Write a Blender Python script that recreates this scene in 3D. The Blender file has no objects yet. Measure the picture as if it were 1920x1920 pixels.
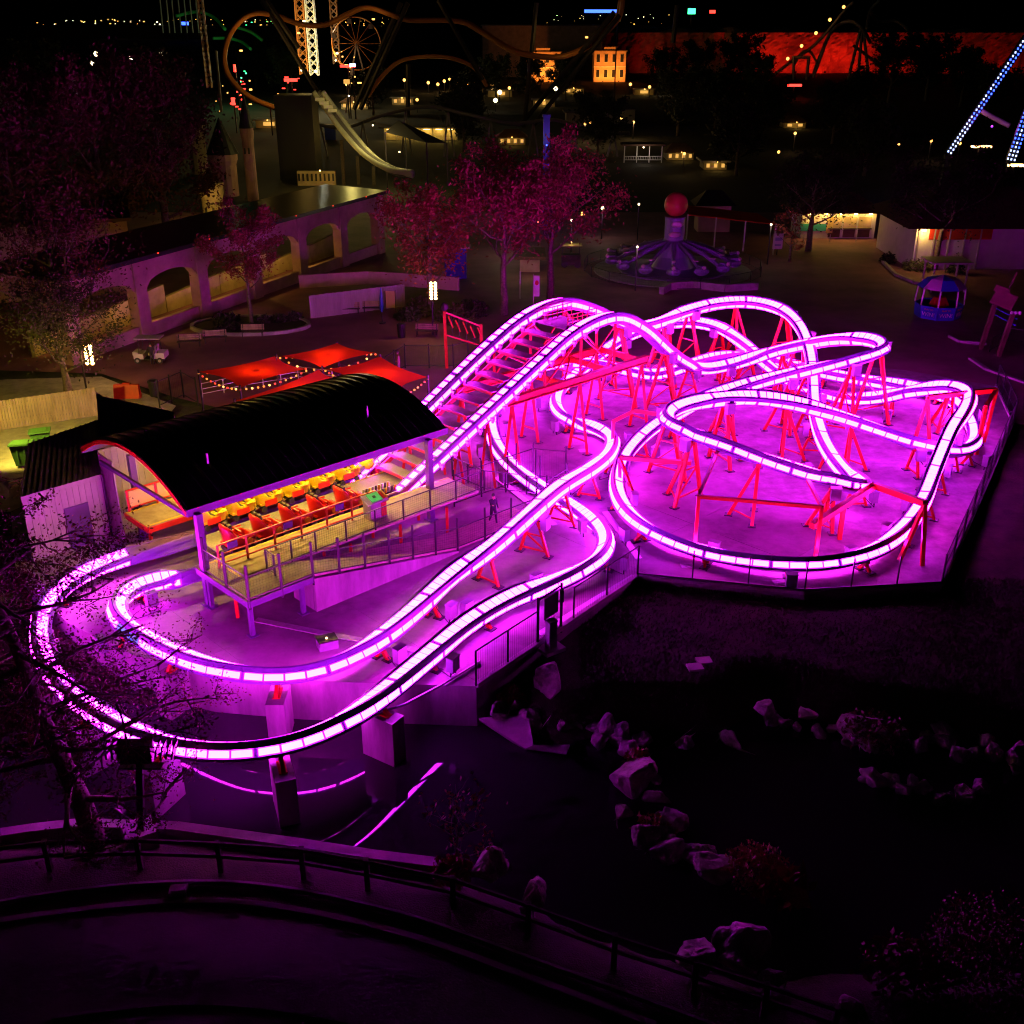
import bpy, bmesh, math, random
from mathutils import Vector, Matrix, Euler, noise
R = math.radians
sc = bpy.context.scene
col = sc.collection
random.seed(7)

# ------------------------------------------------------------------ camera
CAM_H, PITCH, FPX = 24.0, R(24.7), 2012.0
cd = bpy.data.cameras.new('camera')
cam = bpy.data.objects.new('camera', cd); col.objects.link(cam)
cam.location = (0, 0, CAM_H); cam.rotation_euler = (R(90) - PITCH, 0, 0)
cd.sensor_width = 36.0; cd.lens = FPX / 1920 * 36.0
cd.clip_start = 0.5; cd.clip_end = 6000
sc.camera = cam
# ------------------------------------------------------------------ night sky
w = bpy.data.worlds.new('World'); sc.world = w; w.use_nodes = True
wn = w.node_tree.nodes; wl = w.node_tree.links
bg = wn['Background']
sky = wn.new('ShaderNodeTexSky'); sky.sky_type = 'NISHITA'; sky.sun_disc = False
sky.sun_elevation = R(-4.0); sky.sun_rotation = R(250)
wl.new(sky.outputs[0], bg.inputs[0]); bg.inputs[1].default_value = 0.02
# ------------------------------------------------------------------ exposure
sc.view_settings.view_transform = 'Standard'; sc.view_settings.look = 'None'
sc.view_settings.exposure = 0.0; sc.view_settings.gamma = 1.0
sc.view_settings.use_curve_mapping = False
sc.render.engine = 'CYCLES'
sc.cycles.use_denoising = True
try: sc.cycles.denoiser = 'OPENIMAGEDENOISE'
except Exception: pass
sc.cycles.max_bounces = 4; sc.cycles.diffuse_bounces = 2; sc.cycles.glossy_bounces = 3
sc.cycles.transmission_bounces = 3; sc.cycles.caustics_reflective = False; sc.cycles.caustics_refractive = False
sc.cycles.sample_clamp_indirect = 6.0
sc.cycles.use_light_tree = True
sc.cycles.adaptive_threshold = 0.02
sc.cycles.filter_width = 1.1

# ------------------------------------------------------------------ helpers
SP, CP = math.sin(PITCH), math.cos(PITCH)
def at(x, y, z=0.0):
    u = (x - 960) / FPX; v = (960 - y) / FPX
    dx, dy, dz = u, CP + v * SP, -SP + v * CP
    t = (z - CAM_H) / dz
    return Vector((dx * t, dy * t, z))
def atY(x, y, Y):
    u = (x - 960) / FPX; v = (960 - y) / FPX
    dx, dy, dz = u, CP + v * SP, -SP + v * CP
    t = Y / dy
    return Vector((dx * t, Y, CAM_H + dz * t))
def atplane(x, y, p, d):
    """pixel ray met with the vertical plane through plan point p along plan direction d"""
    u = (x - 960) / FPX; v = (960 - y) / FPX
    r = Vector((u, CP + v * SP, -SP + v * CP))
    n = Vector((-d[1], d[0]))
    t = (n.x * p[0] + n.y * p[1]) / (n.x * r.x + n.y * r.y)
    q = r * t; q.z += CAM_H
    return q
class MB:
    def __init__(s): s.v = []; s.f = []
    def add(s, vs, fs):
        o = len(s.v); s.v += [tuple(a) for a in vs]; s.f += [tuple(i + o for i in f) for f in fs]; return s
    def box(s, c, size, rz=0, tilt=None):
        sx, sy, sz = (a / 2 for a in size)
        m = Matrix.Rotation(rz, 3, 'Z')
        if tilt is not None: m = m @ tilt
        c = Vector(c)
        vs = [c + m @ Vector((x * sx, y * sy, z * sz)) for z in (-1, 1) for y in (-1, 1) for x in (-1, 1)]
        return s.add(vs, [(0, 2, 3, 1), (4, 5, 7, 6), (0, 1, 5, 4), (1, 3, 7, 5), (3, 2, 6, 7), (2, 0, 4, 6)])
    def bar(s, p, q, a=.1, b=None, up=(0, 0, 1)):
        b = b or a; p = Vector(p); q = Vector(q); d = (q - p)
        if d.length < 1e-6: return s
        d.normalize(); up = Vector(up)
        if abs(d.dot(up)) > .98: up = Vector((0, 1, 0))
        x = d.cross(up).normalized(); y = x.cross(d)
        vs = []
        for e in (p, q):
            for i, j in ((-1, -1), (1, -1), (1, 1), (-1, 1)): vs.append(e + x * (i * a / 2) + y * (j * b / 2))
        return s.add(vs, [(3, 2, 1, 0), (4, 5, 6, 7), (0, 1, 5, 4), (1, 2, 6, 5), (2, 3, 7, 6), (3, 0, 4, 7)])
    def tube(s, pts, r, n=6, caps=True):
        pts = [Vector(p) for p in pts]; k = len(pts)
        rs = r if isinstance(r, (list, tuple)) else [r] * k
        o = len(s.v); prev = None
        for i, p in enumerate(pts):
            d = (pts[min(i + 1, k - 1)] - pts[max(i - 1, 0)])
            if d.length < 1e-9: d = Vector((0, 0, 1))
            d.normalize()
            if prev is None:
                up = Vector((0, 0, 1)) if abs(d.z) < .9 else Vector((1, 0, 0))
                x = d.cross(up).normalized()
            else:
                x = (prev - d * prev.dot(d))
                x = x.normalized() if x.length > 1e-6 else d.orthogonal().normalized()
            prev = x; y = d.cross(x)
            for j in range(n):
                a = 2 * math.pi * j / n
                s.v.append(tuple(p + (x * math.cos(a) + y * math.sin(a)) * rs[i]))
        for i in range(k - 1):
            for j in range(n):
                a = o + i * n + j; b = o + i * n + (j + 1) % n
                s.f.append((a, b, b + n, a + n))
        if caps:
            s.f.append(tuple(o + j for j in range(n))[::-1]); s.f.append(tuple(o + (k - 1) * n + j for j in range(n)))
        return s
    def lathe(s, c, prof, n=16, squash=(1, 1)):
        o = len(s.v); c = Vector(c)
        for r, z in prof:
            for j in range(n):
                a = 2 * math.pi * j / n
                s.v.append((c.x + r * math.cos(a) * squash[0], c.y + r * math.sin(a) * squash[1], c.z + z))
        for i in range(len(prof) - 1):
            for j in range(n):
                a = o + i * n + j; b = o + i * n + (j + 1) % n
                s.f.append((a, b, b + n, a + n))
        s.f.append(tuple(o + j for j in range(n))[::-1]); s.f.append(tuple(o + (len(prof) - 1) * n + j for j in range(n)))
        return s
    def prism(s, poly, z0, z1):
        n = len(poly); o = len(s.v)
        a = sum(poly[i][0] * poly[(i + 1) % n][1] - poly[(i + 1) % n][0] * poly[i][1] for i in range(n))
        if a < 0: poly = poly[::-1]
        s.v += [(p[0], p[1], z0) for p in poly] + [(p[0], p[1], z1) for p in poly]
        s.f.append(tuple(o + i for i in range(n))[::-1]); s.f.append(tuple(o + n + i for i in range(n)))
        for i in range(n):
            j = (i + 1) % n; s.f.append((o + i, o + j, o + n + j, o + n + i))
        return s
    def quad(s, a, b, c, d): return s.add([a, b, c, d], [(0, 1, 2, 3)])
    def slab(s, pts, th):
        """a plate: polygon of 3d points, thickened downwards"""
        n = len(pts); pts = [Vector(p) for p in pts]; o = len(s.v)
        nor = Vector((0, 0, 0))
        for i in range(n): nor += pts[i].cross(pts[(i + 1) % n])
        nor.normalize()
        if nor.z < 0: pts = pts[::-1]; nor = -nor
        s.v += [tuple(p) for p in pts] + [tuple(p - nor * th) for p in pts]
        s.f.append(tuple(o + i for i in range(n))); s.f.append(tuple(o + n + i for i in range(n))[::-1])
        for i in range(n):
            j = (i + 1) % n; s.f.append((o + j, o + i, o + n + i, o + n + j))
        return s
    def sphere(s, c, r, n=8, m=6, sc_=(1, 1, 1)):
        c = Vector(c); prof = [(max(1e-4, math.sin(math.pi * i / m)) * r, -math.cos(math.pi * i / m) * r * sc_[2]) for i in range(m + 1)]
        return s.lathe(c, prof, n, (sc_[0], sc_[1]))
    def build(s, name, mat, parent=None, smooth=False):
        me = bpy.data.meshes.new(name)
        off = parent_world(parent) if parent is not None else Vector()
        me.from_pydata([(a[0] - off.x, a[1] - off.y, a[2] - off.z) for a in s.v], [], s.f)
        me.update()
        ob = bpy.data.objects.new(name, me); col.objects.link(ob)
        if mat is not None: me.materials.append(M[mat] if isinstance(mat, str) else mat)
        if parent is not None: ob.parent = parent
        if smooth:
            for p in me.polygons: p.use_smooth = True
        return ob
def parent_world(o):
    v = Vector(o.location)
    while o.parent is not None:
        o = o.parent; v += Vector(o.location)
    return v
def tag(o, label=None, cat=None, group=None, kind=None):
    if label: o['label'] = label
    if cat: o['category'] = cat
    if group: o['group'] = group
    if kind: o['kind'] = kind
    return o
def thing(name, loc, label, cat, group=None):
    o = bpy.data.objects.new(name, None); col.objects.link(o); o.location = Vector(loc)
    o.empty_display_size = .2
    return tag(o, label, cat, group)
def dup(root, loc, rz=0.0, label=None, scale=1.0):
    def cp(o, par):
        c = o.copy(); col.objects.link(c)
        if par is not None: c.parent = par
        for ch in o.children: cp(ch, c)
        return c
    r = cp(root, None); r.location = Vector(loc); r.rotation_euler = (0, 0, rz); r.scale = (scale,) * 3
    if label: r['label'] = label
    return r
def lamp(name, kind, loc, energy, color, parent=None, size=.2, target=None, spot=None, blend=.6):
    l = bpy.data.lights.new(name, kind); l.energy = energy; l.color = color
    if kind == 'AREA': l.size = size
    else: l.shadow_soft_size = size
    if spot: l.spot_size = R(spot); l.spot_blend = blend
    o = bpy.data.objects.new(name, l); col.objects.link(o)
    off = parent_world(parent) if parent is not None else Vector()
    o.location = Vector(loc) - off
    if parent is not None: o.parent = parent
    if target is not None:
        o.rotation_euler = (Vector(target) - Vector(loc)).to_track_quat('-Z', 'Y').to_euler()
    return o
# ------------------------------------------------------------------ materials
M = {}
def mat(name, c, rough=.6, metal=0.0, var=.0, scale=3.0, bump=0.0, bscale=20.0, dirt=None, spec=None, detail=6, coord='Object', stretch=None):
    m = bpy.data.materials.new(name); m.use_nodes = True
    nt = m.node_tree; b = nt.nodes['Principled BSDF']
    b.inputs['Base Color'].default_value = (*c, 1); b.inputs['Roughness'].default_value = rough; b.inputs['Metallic'].default_value = metal
    if spec is not None: b.inputs['Specular IOR Level'].default_value = spec
    if var or bump or dirt:
        tc = nt.nodes.new('ShaderNodeNewGeometry' if coord == 'World' else 'ShaderNodeTexCoord')
        out = tc.outputs['Position'] if coord == 'World' else tc.outputs['Object']
        if stretch:
            mp = nt.nodes.new('ShaderNodeMapping'); mp.inputs['Scale'].default_value = stretch
            nt.links.new(out, mp.inputs[0]); out = mp.outputs[0]
    if var or dirt:
        n = nt.nodes.new('ShaderNodeTexNoise'); n.inputs['Scale'].default_value = scale; n.inputs['Detail'].default_value = detail
        n.inputs['Roughness'].default_value = .65
        nt.links.new(out, n.inputs['Vector'])
        r = nt.nodes.new('ShaderNodeValToRGB')
        d = dirt if dirt else tuple(x * (1 - var) for x in c)
        r.color_ramp.elements[0].color = (*d, 1); r.color_ramp.elements[0].position = .33
        r.color_ramp.elements[1].color = (*[min(1, x * (1 + var * .5)) for x in c], 1); r.color_ramp.elements[1].position = .66
        nt.links.new(n.outputs['Fac'], r.inputs[0]); nt.links.new(r.outputs[0], b.inputs['Base Color'])
    if bump:
        n2 = nt.nodes.new('ShaderNodeTexNoise'); n2.inputs['Scale'].default_value = bscale; n2.inputs['Detail'].default_value = 5
        nt.links.new(out, n2.inputs['Vector'])
        bp = nt.nodes.new('ShaderNodeBump'); bp.inputs['Strength'].default_value = bump; bp.inputs['Distance'].default_value = .05
        nt.links.new(n2.outputs['Fac'], bp.inputs['Height']); nt.links.new(bp.outputs[0], b.inputs['Normal'])
    M[name] = m; return m
def glow(name, c, strength, sampled=True):
    m = bpy.data.materials.new(name); m.use_nodes = True
    b = m.node_tree.nodes['Principled BSDF']
    b.inputs['Base Color'].default_value = (.08, .08, .08, 1); b.inputs['Roughness'].default_value = .5
    b.inputs['Emission Color'].default_value = (*c, 1); b.inputs['Emission Strength'].default_value = strength
    m.cycles.emission_sampling = 'FRONT' if sampled else 'NONE'
    M[name] = m; return m
mat('concrete', (.27, .215, .25), .85, var=.55, scale=.3, bump=.2, bscale=6, coord='World', detail=9)
mat('wall_concrete', (.30, .26, .28), .85, var=.45, scale=.9, bump=.2, bscale=5, coord='World', stretch=(1, 1, .25))
mat('kerb_concrete', (.38, .36, .35), .85, var=.3, scale=1.2, bump=.2, bscale=8, coord='World')
mat('asphalt', (.055, .05, .05), .8, var=.4, scale=.25, bump=.3, bscale=14, coord='World')
mat('park_ground', (.02, .017, .016), .9, var=.5, scale=.1, coord='World')
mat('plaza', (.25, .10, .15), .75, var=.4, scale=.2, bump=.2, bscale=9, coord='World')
mat('earth', (.045, .035, .028), .95, var=.5, scale=.5, bump=.6, bscale=4, coord='World')
mat('lawn', (.045, .055, .02), .95, var=.6, scale=.8, bump=.8, bscale=18, coord='World')
mat('grass', (.06, .075, .025), .8, var=.5, scale=3)
mat('rail_paint', (.22, .11, .42), .38, var=.15, scale=2)
mat('purple_paint', (.12, .05, .20), .42, var=.15, scale=2)
mat('red_paint', (.60, .022, .008), .4, var=.2, scale=2)
mat('dark_steel', (.028, .022, .034), .4, metal=.3)
mat('black', (.015, .015, .017), .5)
mat('cabinet', (.20, .19, .24), .5, var=.1, scale=5)
mat('galv', (.45, .45, .48), .45, metal=.6, var=.2, scale=6)
mat('deck', (.42, .36, .27), .75, var=.25, scale=2, bump=.1, bscale=30)
mat('grating', (.28, .27, .26), .6, metal=.3, var=.2, scale=9)
mat('yellow_paint', (.75, .50, .03), .4)
mat('yellow_shell', (.80, .52, .02), .3)
mat('red_shell', (.62, .012, .010), .3)
mat('seat_black', (.03, .03, .03), .6)
mat('roof_metal', (.05, .045, .06), .28, metal=.6, var=.3, scale=1)
mat('shed_roof', (.10, .08, .10), .5, metal=.3, var=.3, scale=2)
mat('siding', (.38, .33, .34), .6, var=.2, scale=1.5, stretch=(1, 1, .2))
mat('lane_kerb', (.16, .14, .14), .9, var=.3, scale=1.2, coord='World')
mat('fence_wood', (.42, .33, .20), .85, var=.4, scale=3, stretch=(1, 1, .15))
mat('dark_wood', (.06, .045, .035), .8, var=.5, scale=4)
mat('bin_green', (.06, .17, .05), .5)
mat('canvas_red', (.75, .05, .02), .8, var=.12, scale=.8)
mat('bark', (.16, .12, .10), .9, var=.5, scale=5, bump=.6, bscale=10)
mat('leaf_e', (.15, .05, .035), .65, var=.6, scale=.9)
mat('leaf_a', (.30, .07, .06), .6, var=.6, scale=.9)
mat('leaf_b', (.075, .075, .025), .6, var=.6, scale=.8)
mat('leaf_c', (.035, .04, .02), .65, var=.6, scale=.8)
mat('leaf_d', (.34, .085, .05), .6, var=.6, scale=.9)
mat('rock', (.46, .41, .39), .9, var=.6, scale=1.6, bump=1.0, bscale=4)
mat('stucco', (.42, .25, .25), .85, var=.3, scale=.5, bump=.1, bscale=12, coord='World')
mat('stone_wall', (.42, .33, .20), .85, var=.3, scale=.6, coord='World')
mat('cliff_rock', (.34, .30, .27), .95, var=.6, scale=.05, bump=.9, bscale=.3, coord='World', detail=12)
mat('brick_orange', (.45, .28, .17), .85, var=.25, scale=.4, coord='World')
mat('brown_roof', (.12, .06, .04), .8, var=.3, scale=1)
mat('pale', (.6, .58, .54), .7, var=.12, scale=1)
mat('teal', (.04, .38, .36), .6)
mat('blue_paint', (.03, .06, .45), .4)
mat('ride_purple', (.22, .14, .40), .35)
mat('ball_red', (.62, .05, .06), .35)
mat('cloud_pink', (.6, .35, .6), .5)
mat('white_paint', (.75, .74, .74), .5)
mat('skin', (.48, .27, .20), .6)
mat('cloth_dark', (.035, .03, .045), .85)
mat('cloth_pink', (.45, .20, .28), .85)
mat('track_orange', (.45, .16, .04), .45)
mat('track_green', (.03, .30, .10), .45)
mat('steel_far', (.16, .14, .17), .5)
mat('glass_dark', (.02, .02, .025), .1)
mat('cardboard', (.55, .40, .16), .8)
# water: dark, still, mirror-like
m = mat('water', (.020, .014, .022), .012, bump=.012, bscale=1.2, coord='World', spec=.5)
m.node_tree.nodes['Principled BSDF'].inputs['IOR'].default_value = 1.33
# the lit panels of the coaster: strongly magenta light, so bright that the lens sees white
glow('panel_magenta', (47, .80, 43), 1.0)
glow('panel_violet', (38, .86, 54), 1.0)
glow('panel_blue', (0.02, .25, 1.2), 1.0)
glow('warm_bulb', (1.0, .52, .12), 55)
glow('warm_dim', (1.0, .55, .18), 9)
glow('white_bulb', (1.0, .8, .45), 7, False)
glow('warm_far', (1.0, .46, .09), 3.5, False)
glow('red_bulb', (1.0, .05, .015), 1.6, False)
glow('orange_bulb', (1.0, .30, .03), 1.7, False)
glow('red_neon', (1.0, .03, .02), 5, False)
glow('blue_led', (.03, .08, 1.0), 6, False)
glow('white_led', (.45, .55, 1.0), 3, False)
glow('green_led', (.05, 1.0, .3), 4, False)
glow('screen_green', (.02, .35, .06), 1.2)
glow('violet_led', (.30, .03, .8), 1.5)
glow('far_window', (1.0, .5, .1), .9, False)
mat('shed_purple', (.24, .15, .36), .5, metal=.2, var=.25, scale=2)
glow('station_tube', (1.0, .60, .09), 380)
# ------------------------------------------------------------------ station axis
HD = R(44)
SD = Vector((math.cos(HD), math.sin(HD), 0)); SN = Vector((-math.sin(HD), math.cos(HD), 0))
A0 = at(735, 930, 1.4); A0.z = 0
B0 = at(640, 902, 1.4); B0.z = 0
NB = (B0 - A0).dot(SN)
TB = (B0 - A0).dot(SD)
def S(t, n, z): return A0 + SD * t + SN * n + Vector((0, 0, z))
# ------------------------------------------------------------------ setting
def G(x, y, z=0): 
    p = at(x, y, z); return (p.x, p.y)
slab_px = [(1765, 1098), (1508, 1112), (1195, 1082), (893, 1287), (700, 1281), (560, 1275), (395, 1262), (250, 1228), (130, 1170), (30, 1080), (20, 960), (250, 860), (560, 800), (760, 770), (905, 728), (960, 694), (1120, 672), (1290, 668), (1500, 676), (1700, 694), (1868, 724), (1899, 792), (1838, 935)]
SLAB = [G(*p) for p in slab_px]
def inside(x, y, poly):
    c = False; n = len(poly)
    for i in range(n):
        x1, y1 = poly[i]; x2, y2 = poly[i - 1]
        if (y1 > y) != (y2 > y) and x < (x2 - x1) * (y - y1) / (y2 - y1) + x1: c = not c
    return c
WZ = -1.9
# ground: plaza level with a hollow for the pond in front (one sheet reaching the horizon)
pond_px = [(893, 1362), (620, 1352), (395, 1345), (255, 1330), (130, 1290), (20, 1250), (-150, 1300), (-150, 1560), (60, 1566), (330, 1552), (560, 1584), (820, 1624), (960, 1668), (1100, 1735), (1290, 1795), (1420, 1830), (1560, 1800), (1700, 1820), (1920, 1800), (2100, 1700), (2100, 1470), (1915, 1432), (1800, 1400), (1600, 1378), (1440, 1335), (1360, 1385), (1250, 1380), (1130, 1385), (1060, 1412), (985, 1402), (900, 1350)]
POND = [G(x, y, WZ) for x, y in pond_px]
def seg_dist(p, a, b):
    ax, ay = a; bx, by = b; dx, dy = bx - ax, by - ay
    t = max(0, min(1, ((p[0] - ax) * dx + (p[1] - ay) * dy) / (dx * dx + dy * dy + 1e-9)))
    return math.hypot(p[0] - ax - t * dx, p[1] - ay - t * dy)
def pdist(p, poly): return min(seg_dist(p, poly[i - 1], poly[i]) for i in range(len(poly)))
def ground_z(x, y):
    if inside(x, y, SLAB): return -.6 if pdist((x, y), POND) > 3.2 else WZ - 1.2
    d = pdist((x, y), POND)
    if inside(x, y, POND): return WZ - min(1.2, .15 + d * .6)
    z0 = -.3
    if y < 32: z0 = -1.1          # the near bank and lane lie lower
    elif y < 44 : z0 = -1.1 + .8 * (y - 32) / 12
    s = min(1, d / 2.2); s = s * s * (3 - 2 * s)
    return WZ - .1 + (z0 - WZ + .1) * s
gm = MB()
xs = [-3000, -1200, -500, -200, -90, -50] + [-34 + i * .75 for i in range(96)] + [45, 60, 100, 220, 520, 1300, 3000]
ys = [2, 10, 15] + [18 + i * .6 for i in range(70)] + [62, 66, 72, 80, 90, 105, 130, 170, 240, 400, 800, 1800, 4500]
for y in ys:
    for x in xs:
        z = ground_z(x, y) if -36 < x < 40 and 14 < y < 84 else (-.3 if y > 44 else -1.1)
        if inside(x, y, SLAB) is False and z > -1.3: z += .03 * noise.noise(Vector((x * .7, y * .7, 3)))
        gm.v.append((x, y, z))
nx = len(xs)
for j in range(len(ys) - 1):
    for i in range(nx - 1):
        a = j * nx + i; gm.f.append((a, a + 1, a + nx + 1, a + nx))
tag(gm.build('ground', 'lawn', smooth=True), kind='structure')
# water
wm = MB(); wp = [G(x, y, WZ) for x, y in [(-200, 1240), (400, 1290), (900, 1320), (1080, 1390), (1450, 1310), (2000, 1400), (2200, 1500), (2200, 1860), (1500, 1900), (900, 1690), (500, 1600), (-200, 1590)]]
wm.add([(x, y, WZ) for x, y in wp], [tuple(range(len(wp)))[::-1]])
tag(wm.build('pond_water', 'water'), kind='structure')
# concrete pad: built of cast bays with joints, retaining wall faces below
sm = MB().prism(SLAB, WZ - .6, -.012)
tag(sm.build('coaster_pad', 'wall_concrete'), kind='structure')
def clip_poly(poly, p, n):
    """keep the part of poly where (q-p).n >= 0"""
    out = []
    for i in range(len(poly)):
        a, b = poly[i - 1], poly[i]
        da = (a[0] - p[0]) * n[0] + (a[1] - p[1]) * n[1]; db = (b[0] - p[0]) * n[0] + (b[1] - p[1]) * n[1]
        if (da >= 0) != (db >= 0):
            t = da / (da - db); out.append((a[0] + (b[0] - a[0]) * t, a[1] + (b[1] - a[1]) * t))
        if db >= 0: out.append(b)
    return out
pad = bpy.data.objects['coaster_pad']
bay = 6.0
for i in range(-6, 8):
    for j in range(4, 15):
        o = Vector((0, 0, 0)); d1 = (SD.x, SD.y); d2 = (SN.x, SN.y)
        c0 = (i * bay, j * bay)
        poly = SLAB
        for p, n in (((c0[0] + .008, c0[1] + .008), d1), ((c0[0] + .008, c0[1] + .008), d2)):
            pp = (p[0] * d1[0] + p[1] * d2[0], p[0] * d1[1] + p[1] * d2[1])
            poly = clip_poly(poly, pp, n)
            if len(poly) < 3: break
            pp2 = ((c0[0] + bay - .008) * d1[0] + (c0[1] + bay - .008) * d2[0], (c0[0] + bay - .008) * d1[1] + (c0[1] + bay - .008) * d2[1])
            poly = clip_poly(poly, pp2, (-n[0], -n[1]))
            if len(poly) < 3: break
        if len(poly) >= 3:
            MB().prism(poly, -.010, 0).build('slab_bay', 'concrete', pad)
# kerb upstand along the front edges of the pad
ke = MB()
for i in range(0, 3):
    a, b = Vector((*SLAB[i], .06)), Vector((*SLAB[i + 1], .06)); ke.bar(a, b, .22, .2)
for i in range(len(SLAB) - 3, len(SLAB)):
    a, b = Vector((*SLAB[i], .06)), Vector((*SLAB[(i + 1) % len(SLAB)], .06)); ke.bar(a, b, .22, .2)
ke.build('kerb', 'kerb_concrete', pad)
# plaza paving behind the coaster and service yard on the left
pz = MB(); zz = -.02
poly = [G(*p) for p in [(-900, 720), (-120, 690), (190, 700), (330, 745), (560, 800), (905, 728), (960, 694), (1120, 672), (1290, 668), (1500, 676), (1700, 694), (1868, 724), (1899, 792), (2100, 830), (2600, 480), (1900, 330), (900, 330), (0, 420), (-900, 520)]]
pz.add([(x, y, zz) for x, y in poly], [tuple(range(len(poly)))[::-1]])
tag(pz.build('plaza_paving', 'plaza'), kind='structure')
pk_ = MB().add([(-900, 150, -.012), (900, 150, -.012), (900, 1490, -.012), (-900, 1490, -.012)], [(0, 1, 2, 3)])
tag(pk_.build('park_ground', 'park_ground'), kind='structure')
yd = MB(); poly = [G(*p) for p in [(-500, 1000), (-300, 720), (190, 705), (330, 760), (250, 858), (20, 958)]]
yd.add([(x, y, -.035) for x, y in poly], [tuple(range(len(poly)))[::-1]])
tag(yd.build('service_yard', 'kerb_concrete'), kind='structure')

# ------------------------------------------------------------------ coaster tracks
def line_pts(px, p, d): return [atplane(x, y, p, d) for x, y in px]
ySta = [S(t, 0, 1.3) for t in (-9, -6, -3, -.6)]
yLift = line_pts([(800, 868), (900, 775), (1000, 682), (1080, 612), (1150, 585)], A0, SD)
yv = at(1330, 686, 2.0)
dv = (yv - yLift[-1]); dv = Vector((dv.x, dv.y, 0)).normalized()
yDrop = line_pts([(1205, 604), (1250, 645), (1290, 675)], yLift[-1], dv)
Yp = ySta + yLift + yDrop + [at(*q) for q in [(1330,686,2.0),(1385,674,2.3),(1440,655,3.3),(1500,640,4.2),(1575,628,5.1),(1630,630,5.4),(1660,642,5.3),(1625,660,5.0),(1560,676,4.6),(1480,694,4.0),(1400,715,3.3),(1330,738,2.7),(1270,768,2.2),(1222,798,1.8),(1180,840,1.4),(1162,880,1.1),(1163,920,.95),(1190,962,.9),(1245,998,.9),(1330,1026,.9),(1430,1044,.95),(1540,1046,1.0),(1630,1025,1.05),(1690,985,1.2),(1728,935,1.5),(1755,870,2.0),(1785,800,2.7),(1812,755,3.1),(1812,728,3.3),(1770,718,3.1),(1700,728,2.3),(1640,739,1.5),(1585,741,1.2),(1530,731,1.3),(1480,707,1.7),(1435,672,2.4),(1390,634,3.1),(1340,606,3.5),(1285,598,3.5),(1230,606,3.2),(1180,624,2.6),(1130,655,1.9),(1085,692,1.3),(1055,722,1.0),(1046,752,.9),(1065,778,.9),(1110,794,.95),(1142,812,1.1),(1140,842,1.4),(1105,872,1.9),(1045,908,2.5),(985,960,2.5),(920,1017,2.0),(850,1068,1.6),(780,1130,1.3),(710,1186,1.1),(640,1228,1.0),(570,1250,1.0),(500,1254,1.0),(420,1243,1.0),(340,1218,1.0),(270,1183,1.05),(228,1148,1.1),(225,1115,1.15),(265,1088,1.2),(330,1075,1.25)]]
xSta = [S(t, NB, 1.3) for t in (TB - 9, TB - 6, TB - 3, TB - .6)]
xLift = line_pts([(700, 848), (800, 752), (900, 655), (980, 588), (1045, 560)], B0, SD)
xv = at(1290, 577, 5.0)
dv = (xv - xLift[-1]); dv = Vector((dv.x, dv.y, 0)).normalized()
xDrop = line_pts([(1105, 568), (1150, 590), (1190, 606), (1235, 598)], xLift[-1], dv)
Xp = xSta + xLift + xDrop + [at(*q) for q in [(1290,577,5.0),(1350,563,5.2),(1410,561,5.2),(1460,573,5.1),(1497,602,4.8),(1517,645,4.2),(1526,700,3.3),(1530,760,2.5),(1548,822,2.0),(1582,873,1.8),(1612,899,1.9),(1622,906,2.2),(1600,901,2.5),(1540,884,2.9),(1450,856,3.5),(1360,826,4.0),(1290,798,4.2),(1254,782,4.3),(1256,768,4.4),(1290,752,4.4),(1350,741,4.4),(1420,739,4.2),(1500,750,3.9),(1580,773,3.4),(1660,801,2.7),(1735,828,1.9),(1790,838,1.4),(1822,825,1.1),(1824,795,1.0),(1800,757,1.0),(1760,732,1.0),(1700,718,1.0),(1620,706,1.1),(1540,691,1.4),(1460,671,2.0),(1400,661,2.4),(1340,664,2.2),(1285,680,1.6),(1235,696,1.0),(1180,689,1.4),(1120,675,2.1),(1060,671,2.4),(1000,686,2.1),(950,722,1.5),(925,770,1.1),(928,815,1.0),(955,858,.9),(1000,895,.8),(1060,934,.75),(1110,970,.75),(1132,1005,.8),(1115,1042,.9),(1050,1076,1.0),(960,1112,1.05),(880,1158,1.05),(800,1222,1.0),(720,1286,1.0),(640,1340,1.0),(550,1378,1.0),(450,1394,1.0),(340,1388,1.0),(240,1355,1.0),(150,1300,1.0),(92,1235,1.0),(78,1175,1.05),(95,1120,1.1),(150,1072,1.2),(230,1038,1.25)]]

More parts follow.
